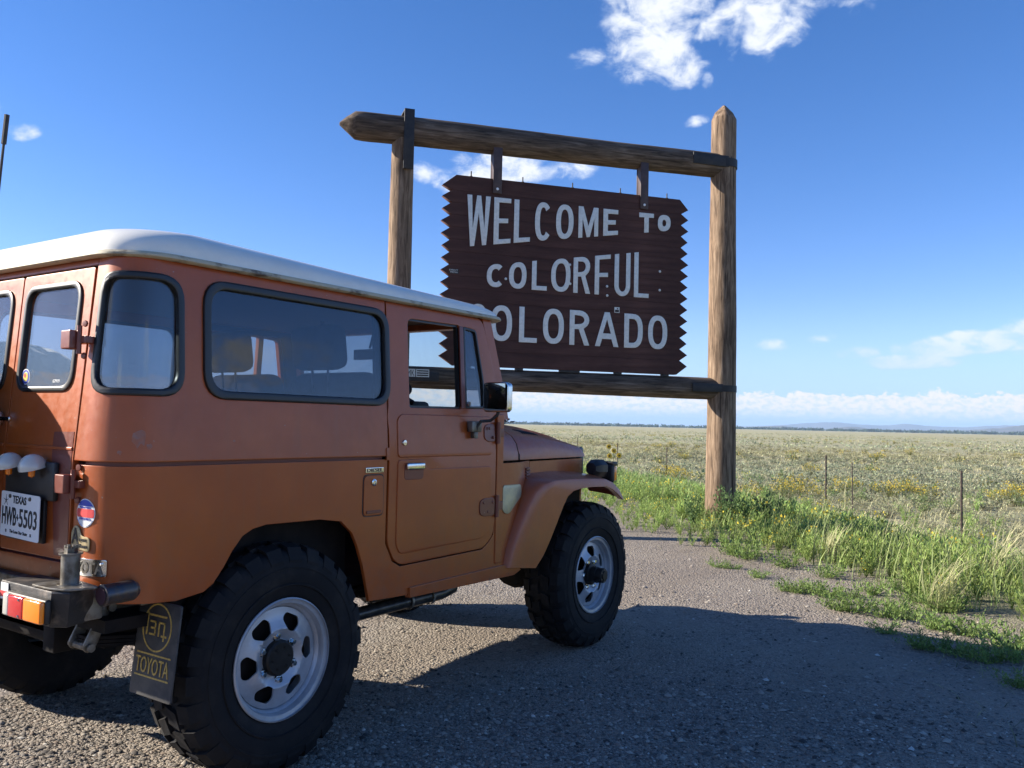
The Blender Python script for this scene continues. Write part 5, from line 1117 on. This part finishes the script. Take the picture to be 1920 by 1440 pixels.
sageLo = [bush(rgb, 12, 5, .46, .24, .085, SAGE*rgb.uniform(.92, 1.08), (.22, .19, .13), 1., wide=.55) for _ in range(4)]
sageFar = [bush(rgb, 4, 4, .7, .20, .20, SAGE*rgb.uniform(.95, 1.08), (.22, .19, .13), 1., wide=.6) for _ in range(3)]
rabLo = [bush(rgb, 8, 3, .42, .42, .15, (.25, .26, .12), (.17, .17, .07), .9, (.52, .42, .12), 18, wide=.7)]
def indiv(name, meshes, i, x, y, s, rz, label, cat, group, sz=1.):
    o = bpy.data.objects.new(name, meshes[i % len(meshes)]); COL.objects.link(o); o.location = (x, y, float(H(x, y))-.02); o.rotation_euler = (0, 0, rz); o.scale = (s, s, s*sz); tag(o, label, cat, group); return o
mS = [proto_mesh('sagebrush', p, M['leaf']) for p in sageHi]; mR = [proto_mesh('rabbitbrush', p, M['leaf']) for p in rabHi]; mG = [proto_mesh('green_bush', p, M['leaf']) for p in grnHi]
rq = np.random.default_rng(21)
RAB = [(19.9, 4.5), (20.4, 3.7), (21.2, 3.3), (22.5, 4.0), (24.7, 3.3), (23.6, 1.9), (25.1, 1.75), (23.6, -1.1), (26.9, -.97), (24.9, 8.7), (25.9, 9.6), (24.1, -.65), (23.5, .9)]
for k in range(18):
    d = rq.uniform(24, 80); a = R(rq.uniform(-4, 38)); x, y = CAMP.x+d*math.cos(a), CAMP.y+d*math.sin(a)
    if qof(x, y) > 9.5: RAB.append((x, y))
for k, (x, y) in enumerate(RAB): indiv('rabbitbrush', mR, k, x, y, rq.uniform(.85, 1.3), rq.uniform(0, 6.28), 'yellow flowering rabbitbrush growing in the dry field beyond the fence posts', 'shrub', 'yellow rabbitbrush in the field')
pts = []
for k in range(6000):
    d = 10*(95/10)**rq.random(); a = R(rq.uniform(-14, 38)); x, y = CAMP.x+d*math.cos(a), CAMP.y+d*math.sin(a)
    if qof(x, y) > 8.4 and rq.random() < .8: pts.append((d, x, y))
pts.sort(); near = []; rest = []
cell = {}
for d, x, y in pts:
    c = (int(x/.75), int(y/.75))
    if c in cell: continue
    cell[c] = 1; near.append((d, x, y)) if len(near) < 290 else rest.append((x, y))
for k, (d, x, y) in enumerate(near):
    if rq.random() < .8: indiv('sagebrush', mS, k, x, y, rq.uniform(.6, 1.2), rq.uniform(0, 6.28), 'grey green sagebrush clump standing in the dry field', 'shrub', 'sagebrush clumps in the field', rq.uniform(.7, 1.))
    else: indiv('green_bush', mG, k, x, y, rq.uniform(.6, 1.15), rq.uniform(0, 6.28), 'soft green low bush standing among the sagebrush', 'shrub', 'green low bushes in the field', rq.uniform(.7, 1.))
n = 14000; d = 24*(420/24)**(rq.random(n)**.85); a = np.radians(rq.uniform(-24, 44, n)); X = CAMP.x+d*np.cos(a); Y = CAMP.y+d*np.sin(a)
k_ = (qof(X, Y) > 9) & (rq.random(n) < .35+.65*clump(X, Y, .11, 3)); X, Y, d = X[k_], Y[k_], d[k_]
farm = rest; X = np.concatenate([X, [p[0] for p in rest]]); Y = np.concatenate([Y, [p[1] for p in rest]])
isr = (rq.random(len(X)) < .03+.22*(clump(X, Y, .035, 9) > .72)*(np.hypot(X, Y) > 60)); sc_ = rq.uniform(.45, 1.1, len(X)); nr_ = np.hypot(X+2, Y+3) < 95
stuff('distant_brush', merge([scatter(sageLo, X[(~isr)&nr_], Y[(~isr)&nr_], sc_[(~isr)&nr_], 3, .15), scatter(sageFar, X[(~isr)&~nr_], Y[(~isr)&~nr_], sc_[(~isr)&~nr_], 33, .15), scatter(rabLo, X[isr], Y[isr], sc_[isr]*.9, 4, .1)]), M['leaf'], 'grey green and yellow brush dotted far across the plain', 'brush')

# separate tufts creeping over the gravel
mW = [proto_mesh('weed_tuft', bush(rgb, 30, 18, .19, .15, .026, G1*rgb.uniform(.8, 1.1), G1*.7, 1.15, wide=.34), M['leaf']) for _ in range(5)]
TUF = [(6.27, -.29, 1.5), (5.6, -.26, .8), (5.6, -.4, .7), (5.31, -.75, .8), (4.86, -1.12, .9), (4.87, -1.22, .9), (4.85, -1.44, .9), (4.91, -1.58, .9), (5.2, -1.7, 1.1), (4.33, -1.65, 1.), (4.34, -1.74, 1.05), (4.33, -1.96, 1.), (4.34, -2.10, 1.), (4.14, -2.33, 1.1), (3.54, -2.33, .8), (3.55, -2.41, .8), (3.52, -2.52, .8), (3.455, -2.67, 1.), (3.58, -2.78, 1.), (4.09, -2.49, 1.2), (5.49, -1.85, 1.2), (5.1, -2.03, 1.2), (4.8, -2.26, 1.3), (3.8, -2.07, .7), (3.02, -2.86, .8), (6.5, -.1, 1.3), (3.9, -2.75, 1.2), (4.6, -2.0, 1.0), (5.0, -1.3, .8), (3.75, -2.95, 1.2), (6.0, -.75, 1.3), (5.75, -1.2, 1.2)]
for k, (x, y, s) in enumerate(TUF): indiv('weed_tuft', mW, k, x, y, s*rq.uniform(.8, 1.1), rq.uniform(0, 6.28), 'low green weed tuft sprouting from the gravel in front of the verge', 'weed', 'weed tufts on the gravel')
# leafy plants round the right post, their dark green partly standing for its shadow
mD = [proto_mesh('leafy_weed', p, M['leaf']) for p in darkP]
for k, (x, y, s) in enumerate([(8.62, .80, 1.1), (8.75, .62, .95), (8.50, 1.22, .9), (9.25, .55, .95), (9.45, .30, .9), (9.1, .30, .85)]): indiv('leafy_weed', mD, k, x, y, s, rq.uniform(0, 6.28), 'dark green leafy weed growing round the foot of the right sign post, its dark tone standing for the post shadow', 'weed', 'leafy weeds by the sign post darkened for its shadow')
# tall straw-tipped grass clumps leaning in the wind
def clumpgrass(seed, n, h, lean, spread=.07):
    rg = np.random.default_rng(seed); P = np.stack([rg.normal(0, spread, n), rg.normal(0, spread, n), np.zeros(n)], 1)
    g = blades(P, rg.uniform(.5, 1., n)*h, rg.uniform(.004, .008, n), rg.uniform(lean*.3, lean*1.4, n), rg.normal(R(-50), .9, n), np.tile(G2, (n, 1))*rg.uniform(.8, 1.2, (n, 1)), np.tile(DRY*1.05, (n, 1))*rg.uniform(.8, 1.2, (n, 1)), .6)
    m_ = max(3, n//8); P2 = np.stack([rg.normal(0, spread*.6, m_), rg.normal(0, spread*.6, m_), np.zeros(m_)], 1)
    g2 = blades(P2, rg.uniform(.95, 1.25, m_)*h, rg.uniform(.006, .011, m_), rg.uniform(lean*.6, lean*1.3, m_), rg.normal(R(-50), .5, m_), np.tile(DRY*.8, (m_, 1)), np.tile(DRY*1.2, (m_, 1)), .8); return merge([g, g2])
mC = [proto_mesh('grass_clump', clumpgrass(s_, 110, h, l), M['leaf']) for s_, h, l in ((1, .56, .6), (2, .66, .8), (3, .46, .45))]
for k, (x, y, s) in enumerate([(4.85, -2.22, .85), (8.6, -2.1, .9), (6.6, -1.0, .8), (10.6, -1.9, .9), (6.4, -2.4, .9), (11.2, -.6, 1.), ]): indiv('grass_clump', mC, k, x, y, s, rq.uniform(-.5, .5), 'big straw tipped grass clump nearest the gravel, leaning at the front of the verge' if k == 0 else 'tall straw tipped grass clump leaning out of the green weeds', 'grass clump', 'tall grass clumps in the verge')
# sunflower beyond the front wing
sf = empty('sunflower_plant', (10.4, 3.4, float(H(10.4, 3.4)))); tag(sf, 'small yellow sunflower plant in the verge beyond the vehicle nose', 'flower')
V = []; F = []
b0 = Vector((10.4, 3.4, float(H(10.4, 3.4))))
heads = [(-.02, .07, .93), (.02, .0, .86), (.03, -.09, .79), (-.03, .05, .78)]
for hx, hy, hz in heads:
    put('stem', tube([b0+Vector((0, 0, 0)), b0+Vector((hx*.5, hy*.6, hz*.5)), b0+Vector((hx, hy, hz))], .004, 5), pmat('green_stem', (.11, .16, .05), .7), sf, 0)
    nn_ = Vector((-.75, -.6, .25)).normalized(); a_ = nn_.cross(Vector((0, 0, 1))).normalized(); c_ = a_.cross(nn_); ctr = b0+Vector((hx, hy, hz)); PV = []; PF = []
    for k in range(11):
        an = 2*math.pi*k/11; dd = a_*math.cos(an)+c_*math.sin(an); ss = a_*-math.sin(an)+c_*math.cos(an); q = len(PV); PV += [ctr+dd*.012-ss*.006, ctr+dd*.032-ss*.010+nn_*.004, ctr+dd*.048, ctr+dd*.032+ss*.010+nn_*.004, ctr+dd*.012+ss*.006]; PF.append(tuple(range(q, q+5)))
    hd_ = put('flower_head', mesh(PV, PF), pmat('petal', (.80, .52, .03), .6), sf, 0)
    put('flower_centre', lathe([(0, -.004), (.015, 0), (.012, .006), (0, .008)], ctr, nn_, 10), pmat('flower_disc', (.09, .045, .02), .8), hd_)
lv = bush(np.random.default_rng(5), 14, 8, .16, .62, .055, G1*.9, G1*.7, .45, wide=.6); me = np_mesh('leaf', lv[0]+np.array(b0), lv[1], lv[2], lv[3]); o_ = put('leaf', me, M['leaf'], sf, 0); o_['kind'] = 'stuff'

# --- fence of thin steel posts
FP = [(9.4, -5.6), (13.74, -1.18), (18.58, 2.26), (26.29, 9.77), (32.1, 14.79), (38.2, 20.4), (44.5, 26.2)]
fence = empty('wire_fence', (18.58, 2.26, float(H(18.58, 2.26)))); tag(fence, 'wire fence on thin dark steel posts along the edge of the field', 'fence')
fm = pmat('rusty_post', (.10, .075, .06), .8, base2=(.05, .035, .03), vscale=14); fw_m = pmat('wire', (.20, .18, .16), .5, metal=.6)
for k, (x, y) in enumerate(FP):
    z = float(H(x, y)); ln_ = rq.uniform(-.012, .012)
    put('fence_post', join([box((x-.018, y-.004, z-.1), (x+.018, y+.004, z+1.22+.0), .001), box((x-.004, y-.02, z-.1), (x+.004, y+.016, z+1.22), .001)]), fm, fence)
put('fence_stay', tube([(17.3, 1.36, float(H(17.3, 1.36))), (17.32, 1.38, float(H(17.3, 1.36))+1.15)], .012, 6), fm, fence)
wz = [.30, .58, .86, 1.12]
for w_ in wz:
    p = [(x, y, float(H(x, y))+w_) for x, y in FP]; pp = []
    for a_, b_ in zip(p, p[1:]):
        for t in (0, .25, .5, .75): pp.append((a_[0]+(b_[0]-a_[0])*t, a_[1]+(b_[1]-a_[1])*t, a_[2]+(b_[2]-a_[2])*t-.03*math.sin(math.pi*t)))
    pp.append(p[-1]); put('wire', tube(pp, .0016, 4), fw_m, fence)

# --- far country: trees on the horizon, low hills, mountains
def ridge(name, D, prof, depth, mat, label_az, seed, nz=.12, rows=14):
    """prof: list of (azimuth, elevation angle) of the skyline; built as a real ridge of that height, with spurs"""
    rg = np.random.default_rng(seed); prof = sorted(prof); azs = np.linspace(prof[0][0], prof[-1][0], 260); pa = [p[0] for p in prof]; pe = [p[1] for p in prof]
    e = np.interp(azs, pa, pe); hgt = np.tan(np.radians(e))*D; ph = rg.uniform(0, 6.28, 10)
    nzv = sum(np.sin(azs*f+ph[k])/f**.8 for k, f in enumerate((1.3, 2.9, 5.7, 9.1, 17, 31)))*.22
    V = []; 
    for r_ in range(rows):
        t = r_/(rows-1)*2-1; w = max(0, 1-abs(t))**.85
        sp_ = sum(np.sin(azs*f+ph[k+3]+t*3)*(1-abs(t)) for k, f in enumerate((7, 13, 23)))*.07*min(1, abs(t)*3)
        hh = hgt*w*(1+nz*nzv*(1 if abs(t) < .99 else 0))*(1+sp_); dd = D+depth*t
        V.append(np.stack([CAMP.x+dd*np.cos(np.radians(azs)), CAMP.y+dd*np.sin(np.radians(azs)), np.maximum(hh, 0)-.6-(3 if abs(t) == 1 else 0)], 1))
    V = np.concatenate(V); n = len(azs); i_, j_ = np.meshgrid(np.arange(rows-1), np.arange(n-1), indexing='ij'); F = np.stack([i_*n+j_, i_*n+j_+1, (i_+1)*n+j_+1, (i_+1)*n+j_], -1).reshape(-1, 4)
    me = np_mesh(name, V, F); me.materials.append(mat); me.polygons.foreach_set('use_smooth', [True]*len(me.polygons)); o = bpy.data.objects.new(name, me); COL.objects.link(o); o['kind'] = 'structure'; return o
hm = pmat('hill_scrub', (.13, .105, .075), .95, base2=(.075, .075, .05), vscale=.006, vmin=.4, vmax=.6); mm = pmat('mountain_forest', (.11, .12, .12), .95, base2=(.15, .145, .135), vscale=.0016)
ridge('hills', 9000, [(21.5, 0), (20.6, .02), (19.4, .12), (18.2, .26), (17.4, .25), (16.4, .12), (15.6, .05), (15.0, .10), (14.3, .22), (13.7, .30), (13.1, .28), (12.3, .14), (11.5, .06), (11.0, .04), (10.6, .12), (10.0, .14), (9.3, .16), (8.7, .18), (8.2, .17), (7.4, .21), (6.4, .30), (5.6, .38), (4.8, .52), (3.8, .68), (2, .85), (-1, .92), (-5, .85), (-9, .6), (-14, .3), (-18, 0)], 1100, hm, 0, 3)
ridge('mountains', 14500, [(24, 0), (21, .12), (18, .26), (16.2, .46), (14.6, .58), (13, .44), (11.6, .40), (10.6, .55), (9.2, .42), (7.4, .38), (6, .52), (4.4, .58), (1, .58), (-6, .55), (-14, .5), (-24, .4), (-34, 0)], 1300, mm, 0, 5, .06)
ridge('mountains', 14000, [(62, 0), (75, .3), (90, .5), (110, .35), (130, .55), (150, .3), (165, 0)], 1300, mm, 0, 8, .10)
n = 4200; a = np.radians(rq.uniform(-30, 72, n)); d = rq.uniform(3300, 4600, n); tree = bush(np.random.default_rng(9), 6, 3, 11., 7., 6.5, (.07, .10, .07), (.06, .05, .04), 1., wide=.9)
stuff('distant_trees', scatter([tree], CAMP.x+d*np.cos(a), CAMP.y+d*np.sin(a), rq.uniform(.4, 1.0, n), 6, .2, 0.), M['leaf'], 'dark blue green line of trees along the far horizon', 'trees')
# --- the air
if HAZE:
    hmt = bpy.data.materials.new('haze_air'); hmt.use_nodes = True; nt = hmt.node_tree; nt.nodes.clear(); o = N(nt, 'ShaderNodeOutputMaterial'); v = N(nt, 'ShaderNodeVolumePrincipled', i={'Density': HAZE, 'Anisotropy': 0.}); v.inputs['Color'].default_value = (.50, .72, 1, 1); nt.links.new(v.outputs[0], o.inputs['Volume'])
    hz_ = bpy.data.objects.new('haze', box((-17500, -17500, -2.6), (17500, 17500, 165))); COL.objects.link(hz_); hz_.data.materials.append(hmt); hz_['kind'] = 'stuff'; hz_.data.name = 'haze'
